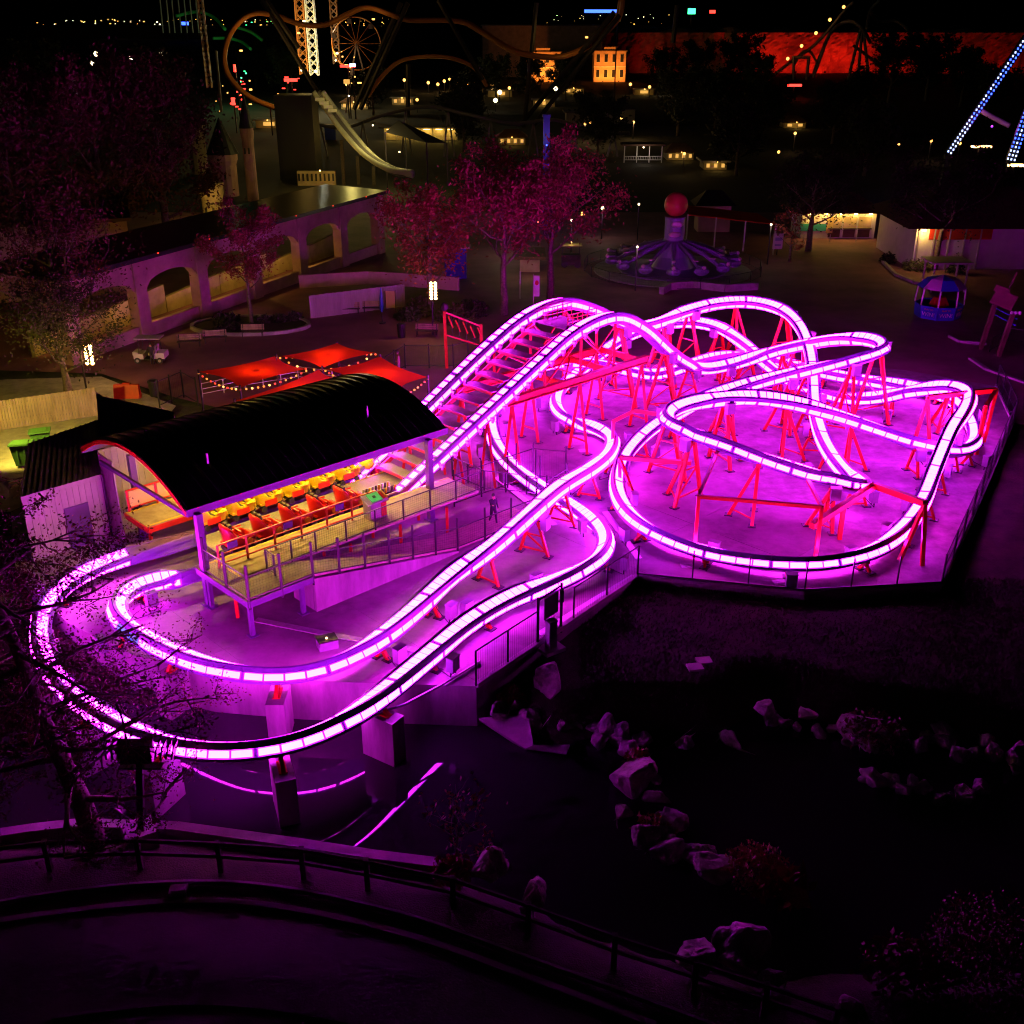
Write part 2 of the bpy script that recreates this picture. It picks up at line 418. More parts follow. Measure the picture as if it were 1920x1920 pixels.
class Path:
    def __init__(s, cps, ds=.2):
        n = len(cps); raw = []
        for i in range(n):
            p0, p1, p2, p3 = cps[i - 1], cps[i], cps[(i + 1) % n], cps[(i + 2) % n]
            # centripetal-like tangents
            k = max(3, int((p2 - p1).length / .1))
            d01 = max(.05, (p1 - p0).length) ** .5; d12 = max(.05, (p2 - p1).length) ** .5; d23 = max(.05, (p3 - p2).length) ** .5
            m1 = (p2 - p1) + d12 * ((p1 - p0) / d01 - (p2 - p0) / (d01 + d12))
            m2 = (p2 - p1) + d12 * ((p3 - p2) / d23 - (p3 - p1) / (d12 + d23))
            for j in range(k):
                t = j / k; t2, t3 = t * t, t * t * t
                raw.append(p1 * (2 * t3 - 3 * t2 + 1) + m1 * (t3 - 2 * t2 + t) + p2 * (-2 * t3 + 3 * t2) + m2 * (t3 - t2))
        L = [0]
        for i in range(len(raw)): L.append(L[-1] + (raw[(i + 1) % len(raw)] - raw[i]).length)
        tot = L[-1]; N = int(tot / ds); pts = []; k = 0
        for i in range(N):
            t = tot * i / N
            while L[k + 1] < t: k += 1
            f = (t - L[k]) / max(1e-9, L[k + 1] - L[k])
            pts.append(raw[k].lerp(raw[(k + 1) % len(raw)], f))
        for it in range(18):
            pts = [pts[i] * .5 + (pts[i - 1] + pts[(i + 1) % N]) * .25 for i in range(N)]
        s.p = pts; s.n = N; s.ds = tot / N; s.len = tot
        s.t = [(pts[(i + 1) % N] - pts[i - 1]).normalized() for i in range(N)]
        kap = []
        for i in range(N):
            a, b = s.t[i - 2], s.t[(i + 2) % N]
            kap.append((a.x * b.y - a.y * b.x) / (4 * s.ds))
        for it in range(30): kap = [kap[i] * .5 + (kap[i - 1] + kap[(i + 1) % N]) * .25 for i in range(N)]
        s.bank = [max(-.6, min(.6, math.atan(46 * k / 9.8))) for k in kap]
    def frame(s, q):
        q = (q / s.ds) % s.n; i = int(q) % s.n; f = q - int(q); j = (i + 1) % s.n
        p = s.p[i].lerp(s.p[j], f); t = s.t[i].lerp(s.t[j], f).normalized(); b = s.bank[i] * (1 - f) + s.bank[j] * f
        left = Vector((-t.y, t.x, 0)).normalized(); up = t.cross(left) * -1
        up = (Vector((0, 0, 1)) - t * t.z).normalized()
        lat = t.cross(up)                       # to the right
        # left turn (bank>0): lean left
        u2 = up * math.cos(b) - lat * math.sin(b); l2 = lat * math.cos(b) + up * math.sin(b)
        return p, t, l2, u2
    def nearest(s, q):
        return min(range(s.n), key=lambda i: (s.p[i] - q).length) * s.ds
PROFILE = [(-.215, 0), (-.22, .045), (-.37, .045), (-.40, -.01), (-.40, -.215), (-.345, -.235), (-.345, -.505), (-.36, -.54), (-.33, -.64), (.33, -.64), (.36, -.54), (.345, -.505), (.345, -.235), (.40, -.215), (.40, -.01), (.37, .045), (.22, .045), (.215, 0)]
paths = {}
BLUE = [at(238, 1186, .8), at(248, 1194, .8), at(1772, 843, 1.1)]      # a few panels fail to blue
def in_station(p):
    r = p - A0; t = r.dot(SD); n = r.dot(SN)
    return t, n
def build_track(key, cps, label, lift_n):
    P = Path(cps); paths[key] = P
    root = thing('coaster_track', (*P.p[0].xy, 0), label, 'roller coaster', 'the two interlaced light-up coaster tracks')
    nsec = int(P.len / 3.0); L = P.len / nsec
    panels = []
    pm = MB()
    for k in range(nsec):
        s0 = k * L; mb = MB(); m = 8
        for j in range(m + 1):
            q = s0 + L * (j / m); 
            if j == m: q -= .012
            p, t, l, u = P.frame(q)
            mb.v += [tuple(p + l * a + u * b) for a, b in PROFILE]
        n = len(PROFILE)
        for j in range(m):
            for i in range(n):
                a = j * n + i; b = j * n + (i + 1) % n
                mb.f.append((a, b, b + n, a + n))
        mb.f.append(tuple(range(n))); mb.f.append(tuple(m * n + i for i in range(n))[::-1])
        # cross joint collar
        sec = mb.build('rail_section', 'rail_paint', root)
        pmid = P.frame(s0 + L / 2)[0]
        tt, nn = in_station(pmid)
        stn = -12.3 < tt < .2 and -1 < nn < NB + 1.0
        tl = tt - (TB if lift_n > 1 else 0)
        lift = .2 <= tl < 14.8 and abs(nn - lift_n) < .5
        if stn: continue
        def panel(u0, u1, q0, q1, side, mt):
            c = []
            for q in (q0, q1):
                p, t, l, u = P.frame(q)
                if side == 0: c += [p + l * u0 + u * .034, p + l * u1 + u * .034, p + l * u1 - u * .01, p + l * u0 - u * .01]
                else: c += [p + l * (side * .372) + u * u0, p + l * (side * .372) + u * u1, p + l * (side * .34) + u * u1, p + l * (side * .34) + u * u0]
            b = MB().add(c, [(0, 1, 2, 3), (7, 6, 5, 4), (0, 4, 5, 1), (1, 5, 6, 2), (2, 6, 7, 3), (3, 7, 4, 0)])
            mid = (c[0] + c[5]) / 2
            if side and min((mid - q_).length for q_ in BLUE) < .55: mt = 'panel_blue'
            panels.append(((mid - Vector((0, 0, CAM_H))).length, b, mt, sec))
        vi = random.random()
        def mt_(): return 'panel_violet' if random.random() < (.75 if vi > .5 else .25) else 'panel_magenta'
        curved = abs(P.frame(s0 + L / 2)[1].cross(P.frame(s0 + .3)[1]).z) > .22
        if lift:
            nt = 5
            for i in range(nt):
                a = s0 + .05 + (L - .1) * i / nt; w_ = (L - .1) / nt
                panel(-.19, .19, a + .10, a + w_ - .08, 0, mt_())
        else:
            nt = 7 if not curved else 8
            gap = .07 if not curved else .05
            a0, a1 = s0 + .08, s0 + L - .08
            if k % 4 == 2: nt = 6
            for i in range(nt):
                w_ = (a1 - a0) / nt
                panel(-.205, .205, a0 + i * w_ + gap / 2, a0 + (i + 1) * w_ - gap / 2, 0, mt_())
        for side in (-1, 1):
            a0, a1 = s0 + .06, s0 + L - .06; ns = 4; w_ = (a1 - a0) / ns
            for i in range(ns):
                panel(-.492, -.245, a0 + i * w_ + .036, a0 + (i + 1) * w_ - .036, side, mt_())
    panels.sort(key=lambda a: a[0])
    for i, (d, b, mt, sec) in enumerate(panels):
        if i < 300: b.build('light_panel', mt, sec)
    for mt in ('panel_violet', 'panel_magenta'):
        rest = MB()
        for d, b, m_, sec in panels[300:]:
            if m_ == mt: rest.add(b.v, b.f)
        if rest.v:
            o = rest.build('light_panel_run', mt, root); o['kind'] = 'stuff'
    return root
trackY = build_track('Y', Yp, 'glowing coaster track of the red train, nearer lift rail and wide ring over the pad', 0.0)
trackX = build_track('X', Xp, 'glowing coaster track of the yellow train, farther lift rail and outer loop over the pond', NB)
PY, PX = paths['Y'], paths['X']
# ------------------------------------------------------------------ red steel supports
def clear(a, b, own, skip):
    """distance between a leg and every rail, except the rail right at its own top"""
    best = 9
    for P in (PY, PX):
        for i in range(0, P.n, 3):
            q = P.p[i]
            if (q - skip).length < 1.6: continue
            d = b - a; t = max(0, min(1, (q - a).dot(d) / d.length_squared)); best = min(best, (a + d * t - (q - Vector((0, 0, .3)))).length)
            if best < .4: return best
    return best
def support(P, root, q, cab=True):
    p, t, l, u = P.frame(q)
    top = p - u * .64; hz = top.z
    lat = Vector((l.x, l.y, 0)).normalized(); fw = Vector((t.x, t.y, 0)).normalized()
    def base(v): return Vector((v.x, v.y, 0.0))
    cap = MB(); 
    legs = []; braces = []
    if hz < .85:
        s = 1 if random.random() < .5 else -1
        cap.bar(top + u * .1, top - Vector((0, 0, .12)), .3, .3)
        legs.append((top - Vector((0, 0, .05)), base(top + lat * s * .35), .16))
        legs.append((top - Vector((0, 0, .05)), base(top - lat * s * .25 + fw * .1), .14))
    else:
        sp = .35 + .23 * hz
        cap.bar(top - lat * .34 + u * .08, top + lat * .34 + u * .08, .26, .2)
        tl, tr = top - lat * .18, top + lat * .18
        bl, br = base(top - lat * sp), base(top + lat * sp)
        wdt = .13 if hz < 2.2 else .17
        legs += [(tl, bl, wdt), (tr, br, wdt)]
        if hz > 2.2:
            bb = base(top + fw * (.5 + .26 * hz)); legs.append((top - Vector((0, 0, .05)), bb, wdt))
            braces.append((bb.lerp(top, .12), bl.lerp(tl, .12), .07)); 
        braces.append((bl.lerp(tl, .14), br.lerp(tr, .14), .08))
        if hz > 1.6:
            braces.append((bl.lerp(tl, .14), br.lerp(tr, .55), .07)); braces.append((bl.lerp(tl, .55), br.lerp(tr, .55), .07))
    for a, b, w_ in legs:
        if not inside(b.x, b.y, SLAB): return False
        if clear(a, b, P, top) < .62: return False
        r = b - A0
        if -13 < r.dot(SD) < 4.5 and -6.5 < r.dot(SN) < 8: return False
    fr = cap.build('support_frame', 'red_paint', root)
    for a, b, w_ in legs:
        lg = MB().bar(a, b, w_, w_); o = lg.build('leg', 'red_paint', fr)
        MB().box(b + Vector((0, 0, .02)), (.42, .42, .04), math.atan2(lat.y, lat.x)).build('base_plate', 'dark_steel', fr)
    for a, b, w_ in braces: MB().bar(a, b, w_, w_).build('brace', 'red_paint', fr)
    if cab:
        s = 1 if random.random() < .5 else -1
        c = (top + lat * s * .62 - Vector((0, 0, .1))) if hz > 1.3 else base(top + lat * s * 1.0) + Vector((0, 0, .55))
        bx = MB().box(c, (.5, .32, .62), math.atan2(fw.y, fw.x)); bx.box(c + Vector((0, 0, .33)), (.56, .38, .04), math.atan2(fw.y, fw.x))
        bo = bx.build('control_cabinet', 'cabinet', root)
        if hz > 1.3: MB().bar(c, top - Vector((0, 0, .05)), .06).build('bracket', 'dark_steel', bo)
        else:
            for e in (-.18, .18): MB().bar(c + fw * e - Vector((0, 0, .3)), base(c + fw * e), .05).build('stand', 'dark_steel', bo)
        MB().tube([c - Vector((0, 0, .3)), c - Vector((0, 0, .55)) + fw * .2, top.lerp(c, .3) - Vector((0, 0, .35)), top], .02, 5).build('cable', 'black', bo)
    return True
for P, root, ln in ((PY, trackY, 0.0), (PX, trackX, NB)):
    q = 0.0; last = -9
    while q < P.len - 1:
        p = P.frame(q)[0]; t, n = in_station(p)
        if abs(n - ln) < .8 and -12.5 < t < 23: q += 1.0; continue
        if q - last > 3.6 and support(P, root, q, cab=True): last = q; q += 3.4
        q += .45
# ------------------------------------------------------------------ concrete pillars in the pond that carry the outer loops
def pillar(P, root, px, i):
    q = P.nearest(at(px[0], px[1], 1.0)); p, t, l, u = P.frame(q)
    lat = Vector((l.x, l.y, 0)).normalized(); top = p - u * .64
    an = math.atan2(lat.y, lat.x)
    zt = .05
    c = Vector((top.x, top.y, 0)) + lat * random.uniform(-.1, .1)
    pl = MB().box((c.x, c.y, (zt + WZ - 1.4) / 2), (1.55, .72, zt - WZ + 1.4), an)
    o = pl.build('concrete_pier', 'wall_concrete', root)
    lg = MB().bar(top + u * .1, c + lat * .35 + Vector((0, 0, zt)), .14); lg.bar(top + u * .1, c - lat * .35 + Vector((0, 0, zt)), .14)
    lg.bar(c - lat * .38 + Vector((0, 0, zt + .02)), c + lat * .38 + Vector((0, 0, zt + .02)), .3, .04)
    lg.build('pier_bracket', 'red_paint', o)
    MB().box(c + lat * .55 + Vector((0, 0, zt + .34)), (.2, .34, .46), an).build('junction_box', 'cabinet', o)
for i, px in enumerate([(705, 1298), (520, 1390), (300, 1376), (170, 1315), (92, 1235), (78, 1170)]): pillar(PX, trackX, px, i)
for i, px in enumerate([(520, 1254), (330, 1213)]): pillar(PY, trackY, px, i)

# ------------------------------------------------------------------ lift structure: twin beams, posts, stairs between the rails
def liftz(t, n):
    P = PY if n < 1 else PX
    q = S(t, n, 0); best = min((abs((p - q).dot(SD)) + 3 * abs((p - q).dot(SN)), p.z) for p in P.p[:int(40 / P.ds)])
    return best[1]
lt = thing('lift_trestle', (*S(9, 1.7, 0).xy, 0), 'red steel trestle of long beams and crossed bars under the twin lift rails', 'trestle')
BZ = 4.55
for n in (0.0, NB):
    t0 = 8.3 + (TB if n > 1 else 0); t1 = 20.5 + (TB * .5 if n > 1 else 0)
    b = MB()
    b.bar(S(t0, n, BZ), S(t1, n, BZ), .12, .42); b.bar(S(t0, n, BZ + .21), S(t1, n, BZ + .21), .34, .05); b.bar(S(t0, n, BZ - .21), S(t1, n, BZ - .21), .34, .05)
    b.build('long_beam', 'red_paint', lt)
    tt = t0 + 3.0; prev = None
    while tt < t1 - .5:
        zt = liftz(tt, n) - .66
        if zt > BZ + .3:
            MB().bar(S(tt, n, BZ + .2), S(tt, n, zt), .16).build('post', 'red_paint', lt)
            if prev: MB().bar(S(prev[0], n, BZ + .25), S(tt, n, zt - .1), .08).bar(S(prev[0], n, prev[1] - .1), S(tt, n, BZ + .25), .08).build('cross_brace', 'red_paint', lt)
            prev = (tt, zt)
        tt += 3.0
    for tt in (t0 + .4, t0 + 6, t1 - .5):
        for s in (-1, 1):
            foot = S(tt, n + s * .75, 0)
            MB().bar(S(tt, n, BZ - .2), foot, .17).build('leg', 'red_paint', lt)
            MB().box(foot + Vector((0, 0, .02)), (.45, .45, .04), HD).build('base_plate', 'dark_steel', lt)
        MB().bar(S(tt, n - .62, .8), S(tt, n + .62, .8), .09).build('brace', 'red_paint', lt)
    for tt in (2.2, 4.6, 6.8):
        t2 = tt + (TB if n > 1 else 0); zt = liftz(t2, n) - .64
        for s in (-1, 1):
            MB().bar(S(t2, n, zt), S(t2, n + s * .6, 0), .14).build('leg', 'red_paint', lt)
for tt in (9, 13, 17, 20):
    MB().bar(S(tt, 0.1, BZ - .02), S(tt, NB - .1, BZ - .02), .2, .34).build('cross_beam', 'red_paint', lt)
for a, b in ((9, 13), (13, 17)):
    MB().bar(S(a, .1, BZ), S(b, NB - .1, BZ), .1).build('plan_brace', 'red_paint', lt)
st = thing('lift_staircase', (*S(2, 1.7, 0).xy, 0), 'maintenance staircase of wide treads climbing between the twin lift rails', 'staircase')
tt = 1.6
while tt < 13.0:
    z = (liftz(tt, 0) + liftz(tt + TB, NB)) / 2 - .28
    tr = MB().box(S(tt, NB / 2, z), (.78, NB - 1.15, .05), HD); o = tr.build('tread', 'grating', st)
    MB().box(S(tt - .41, NB / 2, z - .02), (.05, NB - 1.15, .14), HD).build('nosing', 'red_paint', o)
    tt += .92
for n in (.62, NB - .62):
    a = MB(); pr = None
    tt = 1.2
    while tt < 13.4:
        z = (liftz(tt, 0) + liftz(tt + TB, NB)) / 2 - .42; p = S(tt, n, z)
        if pr is not None: a.bar(pr, p, .08, .26)
        pr = p; tt += .92
    a.build('stringer', 'red_paint', st)
zt = (liftz(13.6, 0) + liftz(13.6 + TB, NB)) / 2 - .3
MB().box(S(14.5, NB / 2, zt), (2.1, NB - 1.1, .07), HD).build('top_landing', 'grating', st)
for n in (.72, NB - .72):
    rl = MB()
    for z in (.35, .65, .95): rl.bar(S(13.9, n, zt + z * .75), S(16.4, n, zt + z * .75), .05)
    for k in range(7): rl.bar(S(13.9 + k * .415, n, zt), S(13.9 + k * .415, n, zt + .72), .05)
    rl.build('handrail', 'red_paint', st)
# chain brackets down the side of the lift rails
for P, root, n in ((PY, trackY, 0.0), (PX, trackX, NB)):
    proto = None
    for k in range(16):
        t = 1.2 + k * .92 + (TB if n > 1 else 0); z = liftz(t, n)
        for s in ((-1, 1) if n < 1 else (-1,)):
            c = S(t, n + s * .52, z - .52)
            if proto is None:
                mb = MB().box(c, (.16, .22, .14), HD); mb.lathe(c + Vector((0, 0, -.16)), [(.07, -.06), (.07, .06)], 8); mb.box(c + Vector((0, 0, .1)), (.3, .1, .06), HD)
                proto = (mb.build('chain_bracket', 'galv', root), c)
            else:
                o = proto[0].copy(); col.objects.link(o); o.location = proto[0].location + (c - proto[1])

# ------------------------------------------------------------------ station
sta = thing('station_building', (*S(-5, 2, 0).xy, 0), 'open coaster station under a black barrel-vaulted metal roof', 'station')
RN0, RN1, RT0, RT1 = -1.1, 9.4, -11.9, 2.9
def roofz(n): return 4.72 + 1.55 * (1 - ((n - 4.15) / 5.25) ** 2)
NP = 26; dw = (RT1 - RT0) / NP; ARC = 20
mesh0 = None
for k in range(NP):
    t0 = RT0 + k * dw
    if mesh0 is None:
        mb = MB(); prof = [(0, 0), (.07, 0), (.09, .055), (.13, .055), (.15, 0), (dw - .004, 0), (dw - .004, -.05), (0, -.05)]
        for j in range(ARC + 1):
            n = RN0 + (RN1 - RN0) * j / ARC; z = roofz(n)
            for a, b in prof: mb.v.append(tuple(S(t0 + a, n, z + b)))
        m = len(prof)
        for j in range(ARC):
            for i in range(m):
                a = j * m + i; b = j * m + (i + 1) % m; mb.f.append((b, a, a + m, b + m))
        mb.f.append(tuple(range(m))); mb.f.append(tuple(ARC * m + i for i in range(m))[::-1])
        mesh0 = mb.build('roof_panel', 'roof_metal', sta)
    else:
        o = mesh0.copy(); col.objects.link(o); o.location = mesh0.location + SD * (dw * k)
fb = MB().bar(S(RT0 - .03, -1.14, 4.58), S(RT1 + .03, -1.14, 4.58), .1, .34); fb.build('eave_beam', 'purple_paint', sta)
MB().bar(S(RT0, RN1, 4.55), S(RT1, RN1, 4.55), .1, .3).build('eave_beam', 'purple_paint', sta)
bo = MB()
for k in range(14): bo.box(S(RT0 + .5 + k * 1.06, -1.2, 4.74), (.05, .05, .05), HD)
bo.build('eave_bolts', 'red_paint', sta)['kind'] = 'stuff'
for t in (RT0 + .02, -4.5, RT1 - .05):
    ar = MB(); pts = [S(t, RN0 + (RN1 - RN0) * j / 12, roofz(RN0 + (RN1 - RN0) * j / 12) - .16) for j in range(13)]
    for a, b in zip(pts, pts[1:]): ar.bar(a, b, .14, .2)
    ar.build('roof_arch', 'red_paint' if t < -11 else 'purple_paint', sta)
    ti = MB().bar(S(t, -1.1, 4.5), S(t, 7.4, 4.5), .12, .2); ti.build('tie_beam', 'purple_paint', sta)
for t, n in ((-11.5, -1.3), (1.5, -1.3), (-10.4, 7.3), (-3, 7.3), (1.5, 7.3)):
    MB().bar(S(t, n, 0), S(t, n, 4.5), .3, .3, SD).box(S(t, n, .03), (.55, .55, .06), HD).build('column', 'purple_paint', sta)
for t, n, h in ((-9.6, .9, .5), (-10.9, 4.0, .55), (-.6, .9, .6)):
    z = roofz(n); MB().tube([S(t, n, z), S(t, n, z + h)], .06, 8).build('vent_pipe', 'galv' if n < 2 else 'black', sta)
# lamps under the roof
for t, n in ((-9.6, 1.4), (-6.4, 1.4), (-3.2, 1.4), (0, 1.4), (-6.4, 5.4), (-2, 5.4)):
    for _ in (0,):
        z = roofz(n) - .5
        MB().box(S(t, n, z), (1.3, .16, .06), HD).build('ceiling_lamp', 'station_tube', sta)
# platforms
MB().box(S(-4.2, -2.05, 1.74), (14.6, 2.5, .12), HD).build('near_platform_deck', 'deck', sta)
MB().box(S(-4.2, -.93, 1.805), (14.6, .1, .012), HD).build('yellow_line', 'yellow_paint', sta)
MB().box(S(-10.75, -2.0, 1.806), (.12, 2.3, .012), HD).build('yellow_line', 'yellow_paint', sta)
sk = MB()
for t in (-11.2, -8, -5, -2, 1): sk.bar(S(t, -.9, 1.5), S(t, -.9, 0), .14); sk.bar(S(t, -3.2, 1.5), S(t, -3.2, 0), .14)
sk.build('platform_posts', 'red_paint', sta)['kind'] = 'stuff'
MB().bar(S(-11.5, -.84, 1.62), S(3, -.84, 1.62), .08, .24).build('platform_edge', 'red_paint', sta)
MB().box(S(-4.8, NB + 2.2, 1.74), (13.0, 2.4, .12), HD).build('far_platform_deck', 'deck', sta)
for n in (NB + 1.15, NB + 3.3): MB().box(S(-4.8, n, 1.806), (13.0, .12, .012), HD).build('yellow_line', 'yellow_paint', sta)
MB().bar(S(-11.3, NB + .98, 1.64), S(1.6, NB + .98, 1.64), .08, .28).bar(S(-11.32, NB + 1, 1.64), S(-11.32, NB + 3.4, 1.64), .08, .28).build('platform_edge', 'red_paint', sta)
for t in (-11.2, -8.4): MB().bar(S(t, NB + 1.1, 0), S(t, NB + 1.1, 1.55), .14).build('platform_leg', 'red_paint', sta)
MB().box(S(-4.9, NB / 2, 1.30), (9.8, NB - 1.5, .05), HD).build('middle_walkway', 'grating', sta)
MB().box(S(.3, NB / 2, 1.42), (3.0, NB - 1.2, .05), HD).build('middle_walkway', 'grating', sta)
for n in (.66, NB - .66): MB().bar(S(-.9, n, 1.44), S(1.9, n, 1.44), .06, .1).build('walkway_edge', 'yellow_paint', sta)
# red gate frames
def gates(n, t0, t1, step, boards, name):
    g = thing(name, (*S(t0, n, 1.8).xy, 1.8), 'red loading gates along the %s platform edge' % ('near' if n < 0 else 'far'), 'gate')
    t = t0; k = 0
    while t < t1:
        f = MB(); b = t + step
        f.bar(S(t, n, 1.8), S(t, n, 2.95), .09).bar(S(t, n, 2.93), S(b, n, 2.93), .07).bar(S(t, n, 2.0), S(b, n, 2.0), .06)
        if n < 0 : f.bar(S(t, n, 2.45), S(b, n, 2.45), .04)
        f.build('gate_frame', 'red_paint', g)
        if boards: MB().box(S(t + step / 2, n, 2.45), (step - .16, .03, .82), HD).build('board', 'cardboard', g)
        elif k % 2 == 0: MB().box(S(t + step * .5, n - .05, 2.75), (.5, .03, .32), HD).build('sign_plate', 'purple_paint', g)
        t = b; k += 1
    MB().bar(S(t, n, 1.8), S(t, n, 2.95), .09).build('gate_post', 'red_paint', g)
gates(-1.7, -11.0, -3.6, 1.45, False, 'platform_gate')
gates(NB + 3.3, -11.1, -4, 1.5, True, 'platform_gate')
# operator desk
dk = thing('operator_desk', S(-2.7, -2.15, 1.8), 'operator desk with a bright green touch screen on the near platform', 'desk')
MB().box(S(-2.7, -2.15, 2.25), (.95, .62, .9), HD).build('cabinet', 'siding', dk)
MB().box(S(-2.4, -2.48, 2.25), (.3, .03, .7), HD).build('side_panel', 'red_paint', dk)
ti = Matrix.Rotation(R(24), 3, 'X')
tp = MB().box(S(-2.7, -2.15, 2.8), (1.25, .7, .07), HD, ti); tp.build('desk_top', 'pale', dk)
MB().box(S(-2.72, -2.17, 2.86), (.62, .52, .03), HD, ti).build('screen', 'screen_green', dk)
MB().box(S(-2.72, -2.16, 2.885), (.16, .16, .015), HD, ti).build('screen_icon', 'seat_black', dk)
MB().box(S(-2.27, -2.17, 2.86), (.13, .5, .03), HD, ti).build('button_row', 'red_paint', dk)
MB().box(S(-2.12, -2.17, 2.86), (.1, .5, .03), HD, ti).build('button_row', 'yellow_paint', dk)
# ramp and outer walkway with concrete wall
rp = thing('access_ramp', (*S(-4, -4.3, 0).xy, 0), 'access ramp with a concrete side wall in front of the station', 'ramp')
def rz(t): return 1.8 if t < -8.4 else max(.12, 1.8 - 1.6 * (t + 8.4) / 8.4)
d = MB()
for a, b in ((-11.6, -8.4), (-8.4, 0), (0, 5.5)):
    d.slab([S(a, -5.05, rz(a) - .0), S(b, -5.05, rz(b)), S(b, -3.42, rz(b)), S(a, -3.42, rz(a))], .1)
d.build('ramp_deck', 'deck', rp)
wl_ = MB(); t0, t1 = -8.4, 0.0
wl_.add([S(t0, -5.22, 0), S(t1, -5.22, 0), S(t1, -5.22, rz(t1) - .12), S(-8.39, -5.22, 1.66), S(t0, -5.22, 1.66), S(t0, -5.06, 0), S(t1, -5.06, 0), S(t1, -5.06, rz(t1) - .12), S(-8.39, -5.06, 1.66), S(t0, -5.06, 1.66)],
        [(0, 1, 2, 3, 4), (9, 8, 7, 6, 5), (0, 4, 9, 5), (4, 3, 8, 9), (3, 2, 7, 8), (2, 1, 6, 7)])
wl_.build('ramp_wall', 'wall_concrete', rp)
MB().box(S(t0 + .08, -4.2, .8), (.16, 1.6, 1.6), HD).build('ramp_wall', 'wall_concrete', rp)
eb = MB().bar(S(-11.65, -5.12, 1.6), S(-8.4, -5.12, 1.6), .12, .3).bar(S(-11.65, -5.12, 1.6), S(-11.65, -.8, 1.6), .12, .3); eb.build('edge_beam', 'purple_paint', rp)
for t, n in ((-11.55, -5.0), (-8.9, -4.9), (-11.55, -1.6)):
    MB().bar(S(t, n, 0), S(t, n, 1.5), .18, .18, SD).box(S(t, n, .02), (.4, .4, .04), HD).build('leg', 'purple_paint', rp)
# railings
def railing(name, pts, label, h=1.1, step=1.55, mesh=True, postw=.08, mt='black', drop=.0, tall=0, group=None, cat='railing', rails=(1.0, .12), wire=.11, ext=.0):
    g = thing(name, pts[0], label, cat, group)
    for a, b in zip(pts, pts[1:]):
        a, b = Vector(a), Vector(b); L = (b - a).length; k = max(1, round(L / step))
        for i in range(k):
            p, q = a.lerp(b, i / k), a.lerp(b, (i + 1) / k)
            MB().bar(p - Vector((0, 0, drop)), p + Vector((0, 0, h + ext)), postw).build('post', mt, g)
            for f in rails: MB().bar(p + Vector((0, 0, h * f)), q + Vector((0, 0, h * f)), .045).build('rail', mt, g)
            if mesh:
                m_ = MB(); n = int((q - p).length / wire)
                for j in range(1, n): 
                    e = p.lerp(q, j / n); m_.bar(e + Vector((0, 0, h * rails[-1])), e + Vector((0, 0, h * rails[0])), .007)
                if mesh == 2:
                    for j in range(1, 9): m_.bar(p + Vector((0, 0, h * j / 9)), q + Vector((0, 0, h * j / 9)), .005)
                m_.build('wire_infill', mt, g)['kind'] = 'stuff'
    MB().bar(Vector(pts[-1]) - Vector((0, 0, drop)), Vector(pts[-1]) + Vector((0, 0, h + ext)), postw).build('post', mt, g)
    return g
pr = [S(-11.6, -1.5, 1.75), S(-11.6, -5.12, 1.75), S(-8.4, -5.14, 1.75)] + [S(t, -5.14, rz(t) - .05) for t in (-4.2, 0, 5.5)]
railing('mesh_railing', pr, 'dark mesh railing with tall posts along the outer edge of the ramp', 1.15, 1.6, 2, .1, drop=.4, ext=.55, wire=.14)
railing('mesh_railing', [S(-9.6, -4.0, 1.78), S(-9.6, -3.36, 1.8), S(-7, -3.36, 1.8), S(3.2, -3.36, 1.8)], 'dark mesh railing between the near platform and the ramp', 1.05, 1.7, 2, .08, wire=.12)
railing('queue_railing', [S(3.4, -.9, 1.8), S(3.5, -3.3, 1.7), S(6.5, -3.4, .6), S(7.5, -3.2, .1)], 'dark railing bending round the right end of the platform', 1.1, 1.3, True, .08)
railing('picket_fence', [S(3.4, 1.0 - 2.0, .05), S(9.2, -1.2, .05), S(10.2, -2.8, .05), S(8.4, -4.6, .05), S(6.4, -5.0, .05)], 'tall black picket fence beneath the foot of the lift', 2.0, 2.0, True, .09, mt='black', rails=(.92, .1), cat='fence', ext=.15, wire=.13)
# tall thin posts in front of the S-bend
for i, (x, y, h) in enumerate(((968, 905, 2.4), (1004, 925, 2.6), (1012, 920, 2.1))):
    p = at(x, y, 0); tag(MB().tube([p, p + Vector((0, 0, h))], .045, 6).build('thin_pole', 'dark_steel'), ['thin dark pole by the picket fence, leftmost of three', 'thin dark pole at the rail crossing, tallest of three', 'thin dark pole just right of the tallest one'][i], 'pole')

# ------------------------------------------------------------------ trains
def xz(mb, prof, y0, y1):
    n = len(prof); o = len(mb.v)
    mb.v += [(x, y0, z) for x, z in prof] + [(x, y1, z) for x, z in prof]
    mb.f.append(tuple(o + i for i in range(n))); mb.f.append(tuple(o + n + i for i in range(n))[::-1])
    for i in range(n):
        j = (i + 1) % n; mb.f.append((o + j, o + i, o + n + i, o + n + j))
    return mb
def bevel(ob, w_, seg=2):
    bm = bmesh.new(); bm.from_mesh(ob.data)
    bmesh.ops.recalc_face_normals(bm, faces=bm.faces)
    bmesh.ops.bevel(bm, geom=[e for e in bm.edges if e.calc_face_angle(0) > .5], offset=w_, segments=seg, affect='EDGES', profile=.5)
    for f in bm.faces: f.smooth = False
    bm.to_mesh(ob.data); bm.free()
def fix(ob):
    bm = bmesh.new(); bm.from_mesh(ob.data); bmesh.ops.recalc_face_normals(bm, faces=bm.faces); bm.to_mesh(ob.data); bm.free(); return ob
